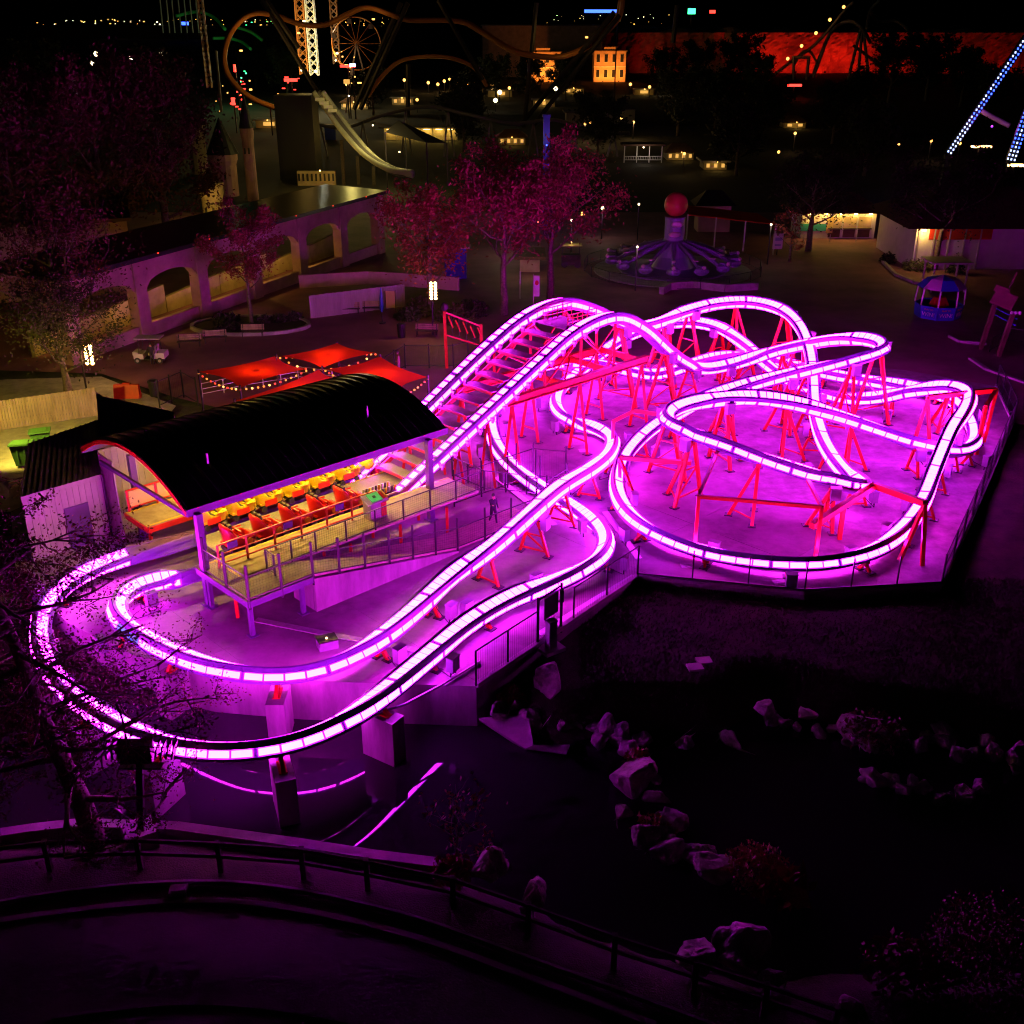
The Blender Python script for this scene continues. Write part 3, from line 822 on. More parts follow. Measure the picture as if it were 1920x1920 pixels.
def bucket(path, z0, th, flare):
    """wall swept round a U-shaped plan path; every path point has its own rim height"""
    mb = MB(); n = len(path)
    for k, (x, y, h) in enumerate(path):
        d = Vector((x + .05, y, 0)).normalized()
        for f, o in ((0, -.05), (.45, .0), (.85, flare), (1, flare * .7)): mb.v.append((x + d.x * o, y + d.y * o, z0 + (h - z0) * f))
        for f, o in ((1, flare * .7 - th * .6), (.85, flare - th), (.4, -th)): mb.v.append((x + d.x * o, y + d.y * o, z0 + (h - z0) * f))
    for k in range(n - 1):
        for j in range(6): a = k * 7 + j; mb.f.append((a, a + 7, a + 8, a + 1))
    mb.f.append(tuple(range(7))); mb.f.append(tuple((n - 1) * 7 + j for j in range(7))[::-1])
    return mb
def make_car(kind):
    e = bpy.data.objects.new('car', None); col.objects.link(e)
    red = kind == 'red'; body = 'red_shell' if red else 'yellow_shell'
    U = [(.58, .30), (.50, .42), (.25, .44), (.0, .44), (-.22, .44), (-.42, .40), (-.56, .27), (-.62, .0)]
    hs = [.40, .46, .50, .46, .60, .92, 1.08, 1.12] if red else [.52, .66, .62, .44, .52, .86, .98, 1.0]
    path = [(x, y, h) for (x, y), h in zip(U, hs)]; path += [(x, -y, h) for x, y, h in path[-2::-1]]
    sh = bucket(path, .10, .09, .06).build('shell', body, e, True); fix(sh)
    fl = MB().box((-.02, 0, .17), (1.1, .74, .1)); fl.build('floor_pan', body, e)
    s = MB(); xz(s, [(-.44, .22), (.10, .22), (.12, .36), (-.24, .40), (-.36, .98), (-.46, .98)], -.29, .29); bevel(s.build('seat', 'seat_black', e), .03)
    for y in (-.14, .14): MB().box((-.40, y, 1.0), (.12, .2, .2)).build('headrest', 'seat_black', e)
    MB().tube([(.25, .30, .38), (.05, .27, .70), (-.02, 0, .74), (.05, -.27, .70), (.25, -.30, .38)], .04, 6).build('lap_bar', 'red_shell' if red else 'seat_black', e)
    fb = MB().box((.62, 0, .30), (.16, .66, .26)); bevel(fb.build('front_bumper', body, e), .05)
    for k in range(4): MB().box((.71, -.24 + .16 * k, .34), (.03, .06, .14)).build('bumper_slot', 'seat_black', e)
    for sg in (-1, 1):
        if red: pl = MB().lathe((.28, 0, 0), [(.15, .0), (.15, .03), (.12, .05)], 14); pl.v = [(x, sg * (.475 + z), .30 + y) for x, y, z in pl.v]
        else: pl = MB().box((-.12, sg * .49, .26), (.62, .05, .26))
        fix(pl.build('side_badge', 'yellow_shell' if red else 'red_shell', e))
        MB().tube([(.52, sg * .5, .55), (.1, sg * .5, .55), (-.2, sg * .5, .72)], .035, 6).build('arm_rail', body, e)
    c = MB().box((0, 0, .0), (1.25, .46, .14)); c.bar((.6, 0, .0), (.98, 0, .0), .1); c.build('chassis', 'black', e)
    for x in (-.42, .42):
        for y in (-.36, .36): MB().tube([(x, y - .06, -.06), (x, y + .06, -.06)], .13, 10).build('wheel', 'seat_black', e)
    for k in range(3): MB().tube([(.66 + .07 * k, -.3, .04), (.66 + .07 * k, .3, .1)], .035, 6).build('coupling_hose', ('galv', 'cardboard', 'seat_black')[k], e)
    return e
def make_train(kind, t0, n, count, label, extra):
    root = thing('coaster_train', S(t0, n, 1.62), label, 'train')
    proto = make_car(kind)
    for k in range(count):
        if k == 0: c = proto
        else:
            c = proto.copy(); col.objects.link(c)
            for ch in proto.children: o = ch.copy(); col.objects.link(o); o.parent = c
        c.parent = root; c.location = SD * (1.6 * k); c.rotation_euler = (0, 0, HD); c.scale = (1.1, 1.25, 1.12)
    x0 = 1.6 * count
    def L(dx, dy, dz): return S(t0 + x0 + dx, n + dy, 1.62 + dz)
    if extra:   # bare lead chassis with springs and wheels
        MB().box(L(.3, 0, .08), (1.9, .5, .12), HD).build('lead_chassis', 'black', root)
        for k in range(9):
            for sg in (-1, 1):
                MB().tube([L(-.5 + k * .2, sg * .28, .16), L(-.46 + k * .2, sg * .3, .42)], .06, 7).build('spring_unit', ('galv', 'seat_black', 'yellow_shell')[k % 3], root)
        MB().box(L(.3, -.5, .1), (1.7, .06, .1), HD).build('side_rail', 'white_paint', root)
    else:
        nz = MB().sphere(L(-.1, 0, .42), .5, 12, 8, (.9, .9, .8)); nz.build('nose', 'yellow_shell', root, True)
        MB().lathe(L(.05, 0, .66), [(.16, 0), (.16, .05)], 12).build('nose_emblem', 'red_shell', root)
    return root
make_train('red', -9.0, .15, 5, 'train of red bucket-seat cars standing at the near platform', True)
make_train('yellow', -8.6 + 0, NB - .15, 6, 'train of yellow cars with red side panels on the farther station rail', False)
# ------------------------------------------------------------------ trees
def tree_parts(seed, h, cr, ch, leafs, leaf, trunk_r, sparse=.0, lean=(0, 0), limbs=9, first=.35, flat=False, twig=False):
    """returns trunk MB, crown MB in local coordinates (base at origin)"""
    rnd = random.Random(seed)
    tk = MB(); cw = MB(); tips = []
    pts = []; n = 7
    for i in range(n + 1):
        f = i / n; pts.append(Vector((lean[0] * f * h + rnd.uniform(-.02, .02) * h * f, lean[1] * f * h + rnd.uniform(-.02, .02) * h * f, h * .82 * f)))
    tk.tube(pts, [trunk_r * (1.15 - .95 * i / n) for i in range(n + 1)], 7)
    def limb(p, d, L, r, lev):
        q = [p]; dd = d.copy()
        for k in range(4):
            dd = (dd + Vector((rnd.uniform(-.25, .25), rnd.uniform(-.25, .25), rnd.uniform(-.05, .3) if not flat else rnd.uniform(-.12, .1)))).normalized()
            q.append(q[-1] + dd * L / 4)
        tk.tube(q, [r * (1 - .2 * k) for k in range(5)], 5 if lev == 0 else 3, False)
        for k in (2, 3, 4): tips.append((q[k], L * (.32 if lev else .42)))
        if lev < (2 if twig else 1):
            for k in range(3 if not twig else 4):
                j = rnd.choice((1, 2, 3, 4)); ax = Vector((rnd.uniform(-1, 1), rnd.uniform(-1, 1), rnd.uniform(-.2, .8) if not flat else rnd.uniform(-.25, .25)))
                limb(q[j], (dd * .7 + ax).normalized(), L * .55, r * .5, lev + 1)
    for i in range(limbs):
        f = first + (1 - first) * (i + .5) / limbs; idx = f * n; a = int(min(n - 1, idx)); p = pts[a].lerp(pts[a + 1], idx - a)
        an = i * 2.4 + rnd.uniform(-.4, .4)
        up = rnd.uniform(.25, .8) if not flat else rnd.uniform(-.1, .35)
        d = Vector((math.cos(an), math.sin(an), up)).normalized()
        prof = math.sin(min(1, (f - first * .6) / (1 - first * .6)) * math.pi * .82 + .25)
        limb(p, d, cr * (.45 + .6 * max(.15, prof)), trunk_r * .42 * (1.1 - f * .6), 0)
    tips.append((pts[-1], cr * .5))
    tips = [t for t in tips if rnd.random() > sparse]
    for i in range(leafs):
        c, r = tips[i % len(tips)]
        v = Vector((rnd.gauss(0, 1), rnd.gauss(0, 1), rnd.gauss(0, .7))) * r * .55
        p = c + v; s = leaf * rnd.uniform(.6, 1.4)
        a = Vector((rnd.gauss(0, 1), rnd.gauss(0, 1), rnd.gauss(0, .8))).normalized(); b = a.orthogonal().normalized()
        cw.add([p - a * s, p + b * s * .5, p + a * s, p - b * s * .5], [(0, 1, 2, 3)])
    return tk, cw
def tree(name, base, label, group, seed, h, cr, leafs, leaf, mt, trunk_r=.25, cat='tree', bark='bark', **kw):
    root = thing(name, base, label, cat, group)
    tk, cw = tree_parts(seed, h, cr, h, leafs, leaf, trunk_r, **kw)
    off = Vector(base)
    for mb in (tk, cw): mb.v = [(a[0] + off.x, a[1] + off.y, a[2] + off.z) for a in mb.v]
    tk.build('trunk', bark, root, True); cw.build('crown', mt, root)
    return root
def bush(name, base, label, group, seed, r, h, n, leaf, mt, cat='bush'):
    rnd = random.Random(seed); mb = MB(); base = Vector(base)
    for i in range(n):
        v = Vector((rnd.gauss(0, 1), rnd.gauss(0, 1), abs(rnd.gauss(0, 1)))); v.normalize()
        k = rnd.uniform(.5, 1.05) * (1 + .25 * noise.noise(v * 2.3 + Vector((seed, 0, 0))))
        p = base + Vector((v.x * r * k, v.y * r * k, v.z * h * k))
        a = Vector((rnd.gauss(0, 1), rnd.gauss(0, 1), rnd.gauss(0, 1))).normalized(); b = a.orthogonal().normalized(); s = leaf * rnd.uniform(.6, 1.4)
        mb.add([p - a * s, p + b * s * .5, p + a * s, p - b * s * .5], [(0, 1, 2, 3)])
    root = thing(name, base, label, cat, group); mb.build('foliage', mt, root)
    st_ = MB()
    for i in range(4):
        an = i * 1.6 + seed; st_.tube([base, base + Vector((math.cos(an) * r * .4, math.sin(an) * r * .4, h * .7))], [.05, .02], 5)
    st_.build('stems', 'bark', root)['kind'] = 'stuff'
    return root
gT = 'trees behind the plaza'
tree('shade_tree', at(808, 590, 0), 'pink-lit tree beside the bulb lantern post, left of three', gT, 11, 9.5, 4.6, 6500, .15, 'leaf_d', .3, limbs=11, first=.3, sparse=.15)
tree('shade_tree', at(945, 590, 0), 'pale-trunked tree with magenta crown, middle of three behind the lift', gT, 12, 12.5, 5.2, 7500, .16, 'leaf_a', .34, limbs=11, first=.38, sparse=.12)
tree('shade_tree', at(1032, 560, 0), 'wide magenta-crowned tree behind the lift crest, right of three', gT, 13, 12.5, 6.0, 8000, .16, 'leaf_a', .34, limbs=12, first=.38, sparse=.12)
tree('slim_tree', at(472, 608, 0), 'slim young tree in the round bed in front of the arches', gT, 14, 9.5, 3.2, 5500, .12, 'leaf_a', .18, limbs=10, first=.35, sparse=.2)
tree('gnarled_tree', at(125, 668, 0), 'gnarled many-branched tree in front of the viaduct on the left', gT, 15, 10.5, 6.5, 8500, .12, 'leaf_e', .45, limbs=12, first=.12, sparse=.35)
tree('broad_tree', at(60, 560, 0), 'tall dark reddish tree at the left edge of the picture', gT, 16, 19, 8, 12000, .2, 'leaf_e', .5, limbs=14, first=.25)
tree('broad_tree', at(215, 520, 0), 'tall dim tree rising behind the gnarled one', gT, 17, 19, 7.5, 12000, .2, 'leaf_e', .5, limbs=14, first=.25)
tree('broad_tree', at(320, 480, 0), 'tall dim tree left of the castle turrets', gT, 18, 18, 7, 11000, .2, 'leaf_e', .5, limbs=14, first=.25)
tree('small_oak', at(130, 745, 0), 'low green-leaved tree under the bulb lantern on the left', gT, 19, 5.2, 4.2, 7000, .1, 'leaf_b', .3, limbs=9, first=.4)
tree('bare_tree', at(1515, 470, 0), 'dark tree standing in front of the yellow kiosk', gT, 20, 9, 5, 6500, .16, 'leaf_c', .35, limbs=10, first=.35, sparse=.2)
tree('bare_tree', at(1480, 490, 0), 'small leafless reddish tree left of the yellow kiosk', gT, 21, 5.5, 2.2, 500, .15, 'leaf_d', .16, limbs=10, first=.2, sparse=.5)
tree('bare_tree', at(1752, 505, 0), 'dark tree in front of the white-walled building on the right', gT, 22, 9.5, 6, 7000, .16, 'leaf_c', .32, limbs=11, first=.35, sparse=.15)
# ------------------------------------------------------------------ bulb lantern posts
def lantern(px, top, label, cols=2, rows=6, base_z=0):
    b = at(px[0], px[1], base_z); 
    t = atY(px[0], top, b.y)
    g = thing('bulb_lantern', b, label, 'lamp post', 'lantern posts with rows of bulbs')
    MB().tube([b, b + Vector((0, 0, t.z - b.z - .05))], .07, 8).build('pole', 'dark_steel', g)
    fr = MB()
    for i in range(cols + 1): fr.bar(t + Vector((-.36 + .72 * i / cols, 0, 0)), t + Vector((-.36 + .72 * i / cols, 0, -1.5)), .03)
    for k in (0, -1.5): fr.bar(t + Vector((-.36, 0, k)), t + Vector((.36, 0, k)), .03)
    fr.build('frame', 'dark_steel', g)
    for i in range(cols):
        for j in range(rows):
            MB().sphere(t + Vector((-.18 + .36 * i, -.04, -.13 - 1.24 * j / (rows - 1))), .115, 8, 6).build('bulb', 'warm_bulb', g, True)
lantern((812, 628), 528, 'bulb lantern on a post in front of the left pink tree')
lantern((163, 735), 645, 'bulb lantern half hidden in the small green tree on the left')
lantern((1711, 478), 430, 'bulb lantern in front of the white building on the right')
# ------------------------------------------------------------------ viaduct with arches
V0, V1 = Vector((-33.5, 79.5, 0)), Vector((-15.0, 122, 0))
vd = (V1 - V0).normalized(); vn = Vector((-vd.y, vd.x, 0)); VL = (V1 - V0).length
def VP(s, n, z): return V0 + vd * s + vn * n + Vector((0, 0, z))
va = thing('arched_viaduct', V0, 'long stuccoed viaduct with open arches and a black roof behind the plaza', 'viaduct')
nb = 6; bw = VL / nb; ZT = 6.4
for k in range(nb + 1):
    c = VP(k * bw, 0, 0)
    MB().box(c + Vector((0, 0, ZT / 2)), (1.3, 1.0, ZT), math.atan2(vd.y, vd.x)).build('pier', 'stucco', va)
    if k < nb:
        w0, w1 = k * bw + .65, (k + 1) * bw - .65; N = 10; mb = MB(); z0 = 3.9; ri = 1.1
        for j in range(N):
            u0, u1 = j / N, (j + 1) / N
            h0 = z0 + ri * math.sqrt(max(0, 1 - (2 * u0 - 1) ** 2)); h1 = z0 + ri * math.sqrt(max(0, 1 - (2 * u1 - 1) ** 2))
            a, b = w0 + (w1 - w0) * u0, w0 + (w1 - w0) * u1
            mb.add([VP(a, -.38, h0), VP(b, -.38, h1), VP(b, -.38, ZT - .02), VP(a, -.38, ZT - .02), VP(a, .38, h0), VP(b, .38, h1), VP(b, .38, ZT - .02), VP(a, .38, ZT - .02)],
                   [(0, 1, 2, 3), (7, 6, 5, 4), (0, 4, 5, 1), (3, 2, 6, 7)])
        mb.build('arch', 'stucco', va)
        pw = MB().box(VP((w0 + w1) / 2, 0, .5), (w1 - w0, .35, 1.0), math.atan2(vd.y, vd.x)); pw.box(VP((w0 + w1) / 2, 0, 1.05), (w1 - w0, .5, .1), math.atan2(vd.y, vd.x)); pw.build('parapet', 'stucco', va)
        # sloping ramp wall inside, lit by wall lamps
        iw = MB().add([VP(w0 - .6, 4.0, 0), VP(w1 + .6, 4.0, 0), VP(w1 + .6, 4.0, 1.9 + .6 * (k % 2)), VP(w0 - .6, 4.0, 1.3 + .5 * (k % 2)), VP(w0 - .6, 4.4, 0), VP(w1 + .6, 4.4, 0), VP(w1 + .6, 4.4, 1.9 + .6 * (k % 2)), VP(w0 - .6, 4.4, 1.3 + .5 * (k % 2))],
                      [(0, 1, 2, 3), (7, 6, 5, 4), (3, 2, 6, 7), (0, 3, 7, 4), (1, 5, 6, 2)])
        iw.build('ramp_wall', 'stone_wall', va)
        if k in (0, 1, 2, 3, 4):
            lp = VP(w0 + .1, .75, 3.0)
            lo = MB().box(lp, (.2, .2, .3), 0); lo.build('wall_lamp', 'warm_dim', va)
            lamp('wall_lamp_light', 'POINT', VP(w0 + 1.2, 1.6, 2.9), 150, (1, .55, .08), va, .15)
rf = MB().slab([VP(-.9, -1.0, ZT + .35), VP(VL + .9, -1.0, ZT + .35), VP(VL + .9, 7, ZT + .6), VP(-.9, 7, ZT + .6)], .35); rf.build('roof', 'roof_metal', va)
for k in range(7):
    p = VP(3 + k * 6.6, -1.02, ZT + .3); MB().box(p, (.12, .12, .1)).build('roof_marker_light', 'red_bulb', va)
bw_ = thing('back_building', VP(10, 8, 0), 'pink-lit gable wall among the trees left of the arches', 'building')
c = at(100, 560, 0)
MB().box(c + Vector((0, 3, 3.4)), (13, 6, 6.8), R(20)).build('wall', 'stucco', bw_)
MB().box(c + Vector((0, 3, 6.95)), (13.8, 6.8, .3), R(20)).build('roof', 'brown_roof', bw_)
# low white board wall in front of the arches
lw = thing('board_wall', at(528, 595, 0), 'low pale vertical-board wall in front of the arches', 'wall')
a, b = at(582, 597, 0), at(760, 574, 0); n = 46
for i in range(n):
    p = a.lerp(b, (i + .5) / n); L = (b - a).length / n
    MB().box(p + Vector((0, 0, 1.0)), (L - .02, .06, 2.0 + .03 * (i % 3)), math.atan2((b - a).y, (b - a).x)).build('board', 'siding', lw)
MB().bar(a + Vector((0, .06, 1.7)), b + Vector((0, .06, 1.7)), .06, .12).build('back_rail', 'dark_wood', lw)
rw = thing('ramp_parapet', at(560, 560, 0), 'curved pale parapet of the ramp above the board wall', 'wall')
pts = [at(x, y, 2.6) for x, y in ((560, 516), (620, 512), (690, 508), (760, 512), (860, 520))]
mb = MB()
for p, q in zip(pts, pts[1:]): mb.bar(p - Vector((0, 0, .6)), q - Vector((0, 0, .6)), .3, 1.2)
mb.build('parapet_run', 'stucco', rw)
# round planting bed with kerb
bed = thing('planting_bed', at(480, 615, 0), 'round planting bed with a pale kerb round the slim tree', 'planter')
c = at(470, 612, 0); ring = [c + Vector((math.cos(a) * 5.0, math.sin(a) * 3.0, .12)) for a in [i * math.pi / 12 for i in range(25)]]
kb = MB()
for p, q in zip(ring, ring[1:]): kb.bar(p, q, .3, .28)
kb.build('kerb', 'kerb_concrete', bed)
MB().prism([(p.x, p.y) for p in ring[:-1]], -.01, .14).build('soil', 'earth', bed)
for i in range(9):
    rnd = random.Random(i); p = c + Vector((rnd.uniform(-3.8, 3.8), rnd.uniform(-2, 2), .1)); bush('low_shrub', p, 'low dark shrub in the round planting bed, %s counting outwards' % ('first','second','third','fourth','fifth','sixth','seventh','eighth','ninth')[i], 'shrubs of the round bed', i + 40, .8, .7, 220, .14, 'leaf_c')
# benches
def make_bench(loc, rz_, label, group='park benches on the plaza'):
    g = thing('park_bench', loc, label, 'bench', group); g.rotation_euler = (0, 0, rz_); L_ = Vector(loc)
    def add(nm, mb, mt): mb.v = [(a[0] + L_.x, a[1] + L_.y, a[2] + L_.z) for a in mb.v]; return mb.build(nm, mt, g)
    for k in range(3): add('seat_slat', MB().box((0, -.16 + .16 * k, .45), (1.9, .14, .04)), 'dark_wood')
    for k in range(3): add('back_slat', MB().box((0, .28 + .03 * k, .58 + .15 * k), (1.9, .04, .13)), 'fence_wood')
    for s in (-1, 1): add('leg', MB().bar((s * .8, -.2, 0), (s * .8, -.2, .44), .06).bar((s * .8, .2, 0), (s * .8, .34, .95), .06).bar((s * .8, -.2, .42), (s * .8, .24, .42), .06), 'black')
    return g
def bench_at(px, rz_, label): make_bench(at(px[0], px[1], 0), R(rz_), label)
bench_at((356, 650), 12, 'bench right beside the golf cart')
bench_at((404, 642), 14, 'bench in the middle of the row of three by the round bed')
bench_at((474, 631), 3, 'bench at the right end of the row by the round bed')
bench_at((655, 588), 2, 'bench against the board wall, left of the closed umbrella')
bench_at((700, 586), 2, 'bench against the board wall, right next to the closed umbrella')
bench_at((800, 630), -4, 'reddish bench below the bulb lantern')
# closed umbrella, litter bins, notice board
p = at(717, 606, 0); um = thing('closed_umbrella', p, 'closed blue patio umbrella on a stand by the board wall', 'umbrella')
MB().tube([p, p + Vector((0, 0, 3.1))], .03, 6).lathe(p, [(.3, 0), (.3, .1)], 10).build('pole', 'dark_steel', um)
MB().lathe(p + Vector((0, 0, 1.0)), [(.08, 0), (.19, .25), (.16, 1.2), (.05, 2.0), (.01, 2.1)], 8).build('folded_canopy', 'blue_paint', um, True)
p = at(733, 582, 0); nb_ = thing('notice_board', p, 'orange framed notice board at the end of the board wall', 'sign')
MB().box(p + Vector((0, 0, 1.0)), (1.0, .06, 1.5)).build('panel', 'cardboard', nb_); MB().bar(p + Vector((-.45, 0, 0)), p + Vector((-.45, 0, 1.8)), .08).bar(p + Vector((.45, 0, 0)), p + Vector((.45, 0, 1.8)), .08).build('frame', 'dark_wood', nb_)
for i, (x, y) in enumerate(((753, 632), (290, 742))):
    p = at(x, y, 0); g = thing('litter_bin', p, ['dark round litter bin left of the reddish bench', 'tall dark litter bin behind the red barrier'][i], 'bin')
    MB().lathe(p, [(.3, 0), (.36, 1.0)], 12).build('body', 'black', g); MB().lathe(p + Vector((0, 0, 1.0)), [(.38, 0), (.36, .12), (.2, .2)], 12).build('lid', 'dark_steel', g)
p = at(240, 745, 0); g = thing('water_barrier', p, 'red plastic barrier block standing behind the shed roof', 'barrier')
mb = MB(); mb.add([p + Vector(v) for v in ((-.9, -.3, 0), (.9, -.3, 0), (.9, .3, 0), (-.9, .3, 0), (-.85, -.12, .95), (.85, -.12, .95), (.85, .12, .95), (-.85, .12, .95))], [(3, 2, 1, 0), (4, 5, 6, 7), (0, 1, 5, 4), (1, 2, 6, 5), (2, 3, 7, 6), (3, 0, 4, 7)])
mb.build('block', 'red_paint', g); MB().box(p + Vector((0, 0, 1.0)), (.5, .15, .1)).build('cap', 'red_paint', g)
# shrubs near the lantern
for i, (x, y, r, h, mt) in enumerate(((790, 590, 1.3, 1.6, 'leaf_b'), (850, 600, 1.8, 1.4, 'leaf_b'), (885, 590, 1.6, 1.3, 'leaf_c'), (765, 598, 1.2, 1.0, 'leaf_c'))):
    bush('garden_shrub', at(x, y, 0), ['yellow-green lit shrub just left of the lantern tree', 'broad low shrub right of the lantern tree', 'dark shrub behind the left lift rail', 'dark low shrub left of the lantern tree'][i], None, 60 + i, r, h, 700, .16, mt)
# ------------------------------------------------------------------ red shade sails with string lights
m = M['canvas_red']; nt = m.node_tree; b_ = nt.nodes['Principled BSDF']; out = nt.nodes['Material Output']
tr_ = nt.nodes.new('ShaderNodeBsdfTranslucent'); tr_.inputs[0].default_value = (.75, .06, .015, 1); mx = nt.nodes.new('ShaderNodeMixShader'); mx.inputs[0].default_value = .45
nt.links.new(b_.outputs[0], mx.inputs[1]); nt.links.new(tr_.outputs[0], mx.inputs[2]); nt.links.new(mx.outputs[0], out.inputs[0])
def sail(cs, label, posts, bulbs, lampz=True):
    cs = [at(*c) for c in cs]; N = 8; g = thing('shade_sail', Vector((cs[0].x, cs[0].y, 0)), label, 'shade sail', 'red shade sails of the queue')
    mb = MB(); cen = sum(cs, Vector()) / 4
    def pt(u, v):
        p = cs[0] * (1 - u) * (1 - v) + cs[1] * u * (1 - v) + cs[2] * u * v + cs[3] * (1 - u) * v
        e = 4 * max(u * (1 - u) * (abs(v - .5) * 2) ** 3, v * (1 - v) * (abs(u - .5) * 2) ** 3)
        p = p.lerp(cen, e * .16); return p
    for j in range(N + 1):
        for i in range(N + 1): mb.v.append(tuple(pt(i / N, j / N)))
    for j in range(N):
        for i in range(N): a = j * (N + 1) + i; mb.f.append((a, a + 1, a + N + 2, a + N + 1))
    mb.build('canvas', 'canvas_red', g, True)
    for i in posts: MB().tube([Vector((cs[i].x, cs[i].y, 0)), cs[i] + Vector((0, 0, .15))], .07, 8).build('post', 'dark_steel', g)
    for e in bulbs:
        a, b = cs[e], cs[(e + 1) % 4]; k = max(3, int((b - a).length / .55))
        cord = MB().tube([a.lerp(b, j / 8) - Vector((0, 0, .05 + .25 * math.sin(math.pi * j / 8))) for j in range(9)], .012, 4); cord.build('cord', 'black', g)
        for j in range(k + 1):
            p = a.lerp(b, j / k) - Vector((0, 0, .12 + .25 * math.sin(math.pi * j / k)))
            MB().sphere(p, .075, 6, 4).build('string_bulb', random.choice(('red_bulb', 'orange_bulb', 'orange_bulb', 'red_bulb', 'warm_far')), g)
    if lampz:
        c = cen - Vector((0, 0, .55)); MB().sphere(c, .1, 8, 6).build('sail_fill_bulb', 'orange_bulb', g); lamp('sail_fill_light', 'POINT', c - Vector((0, 0, .15)), 230, (1, .2, .025), g, .1)  # added lamp lights the canvas in place of the string bulbs
sail([(372, 697, 3.6), (518, 667, 4.4), (574, 692, 3.3), (450, 727, 4.0)], 'red shade sail at the left corner with bulbs along its edges', (0, 1, 3), (0, 1, 2, 3))
sail([(525, 668, 4.3), (632, 643, 3.8), (704, 661, 4.4), (604, 690, 3.5)], 'red shade sail farthest back, peaked at its upper corner', (1, 3), (0, 1, 2, 3))
sail([(610, 692, 3.5), (712, 668, 4.3), (802, 707, 3.6), (735, 742, 4.2)], 'red shade sail at the right, nearest the lift', (1, 2), (0, 1, 2, 3))
sail([(440, 752, 4.0), (598, 693, 4.4), (655, 712, 3.5), (560, 762, 3.8)], 'red shade sail tucked close behind the station roof', (0,), (0, 1, 3))
railing('queue_railing', [at(380, 745, 0), at(460, 728, 0), at(560, 712, 0), at(690, 728, 0)], 'pale queue railing below the red shade sails', 1.0, 1.4, False, .06, mt='white_paint', rails=(1, .6, .25), cat='railing')
railing('picket_fence', [at(300, 765, 0), at(345, 745, 0), at(372, 760, 0)], 'black picket fence left of the shade sails', 2.0, 1.6, True, .09, mt='black', rails=(.92, .1), cat='fence', wire=.16)
railing('picket_fence', [at(720, 715, 0), at(760, 690, 0), at(850, 690, 0), at(905, 672, 0)], 'black picket fence between the shade sails and the entrance sign', 1.9, 1.6, True, .09, mt='black', rails=(.92, .1), cat='fence', wire=.16)
# entrance sign of the coaster (seen from behind): posts, angled board with red tubes
p0, p1 = at(838, 690, 0), at(900, 690, 0)
es = thing('entrance_sign', p0, 'red tube-framed entrance sign on tall posts seen from behind, by the lift', 'sign')
a, b = atY(833, 585, p0.y), atY(902, 612, p1.y + 1)
for q, t in ((p0, a), (Vector((b.x, b.y, 0)), b)): MB().bar(q, t + Vector((0, 0, .2)), .22).build('post', 'red_paint', es)
fr = MB().bar(a, b, .12).bar(a - Vector((0, 0, 1.7)), b - Vector((0, 0, 1.5)), .12).build('frame', 'red_paint', es)
for k in range(6): MB().bar(a.lerp(b, k / 5), (a - Vector((0, 0, 1.7))).lerp(b - Vector((0, 0, 1.5)), k / 5), .05).build('rib', 'dark_steel', es)
for k in range(5):
    q = a.lerp(b, (k + .5) / 5) + Vector((0, .08, -.2 - .1 * (k % 2))); MB().bar(q, q + Vector((.35, 0, -.9)), .1).build('tube_letter', 'red_paint', es)
MB().sphere(a + Vector((0, 0, .35)), .3, 8, 6, (1, .6, 1.2)).build('finial', 'black', es)
# ------------------------------------------------------------------ sheds and service yard on the left
def corr(root, name, q, mt, step=.28, th=.05):
    """ribbed roof from four corner points (eave a-b, ridge d-c): one strip per rib"""
    a, b, c, d = [Vector(v) for v in q]; n = max(2, int((b - a).length / step)); pr = None
    nor = (b - a).cross(d - a).normalized(); 
    if nor.z < 0: nor = -nor
    for i in range(n):
        f0, f1, fm = i / n, (i + 1) / n - .0008, (i + .25) / n
        p = [a.lerp(b, f0), d.lerp(c, f0), a.lerp(b, fm), d.lerp(c, fm), a.lerp(b, f1), d.lerp(c, f1)]
        k = nor * .05
        mb = MB().add([p[0] + k, p[1] + k, p[3] + k, p[2] + k, p[2], p[3], p[5], p[4], p[0] - k, p[1] - k, p[5] - k, p[4] - k], [(0, 1, 2, 3), (3, 2, 5, 4), (4, 5, 6, 7), (8, 11, 10, 9), (0, 3, 4, 7, 11, 8), (1, 9, 10, 6, 5, 2)])
        mb.build(name, mt, root)
s1 = thing('maintenance_shed', at(120, 1000, 0), 'lean-to shed with dark ribbed roof and pale siding left of the station', 'shed')
e0, e1 = at(38, 932, 3.4), at(189, 889, 3.4); r0, r1 = at(52, 832, 4.6), at(186, 786, 4.6)
corr(s1, 'roof_sheet', (e0, e1, r1, r0), 'shed_roof')
def wallq(root, a, b, za, zb, mt='siding', name='siding_board', w_=.3):
    a, b = Vector((a.x, a.y, 0)), Vector((b.x, b.y, 0)); n = max(1, int((b - a).length / w_)); an = math.atan2((b - a).y, (b - a).x)
    for i in range(n):
        f = (i + .5) / n; z = za + (zb - za) * f; p = a.lerp(b, f)
        MB().box(p + Vector((0, 0, z / 2)), ((b - a).length / n - .015, .06 + .012 * (i % 2), z), an).build(name, mt, root)
wallq(s1, e0, e1, 3.36, 3.36); wallq(s1, e1, r1, 3.3, 4.45)
MB().bar(e0 + Vector((0, 0, -.1)), e1 + Vector((0, 0, -.1)), .08, .2).build('fascia', 'siding', s1)
d_ = e0.lerp(e1, .62); an = math.atan2((e1 - e0).y, (e1 - e0).x)
dr = MB().box((d_.x + .05, d_.y - .06, 1.1), (1.2, .08, 2.2), an).build('door', 'purple_paint', s1); MB().box((d_.x + .4, d_.y + .15, 1.05), (.1, .06, .06), an).build('handle', 'galv', dr)
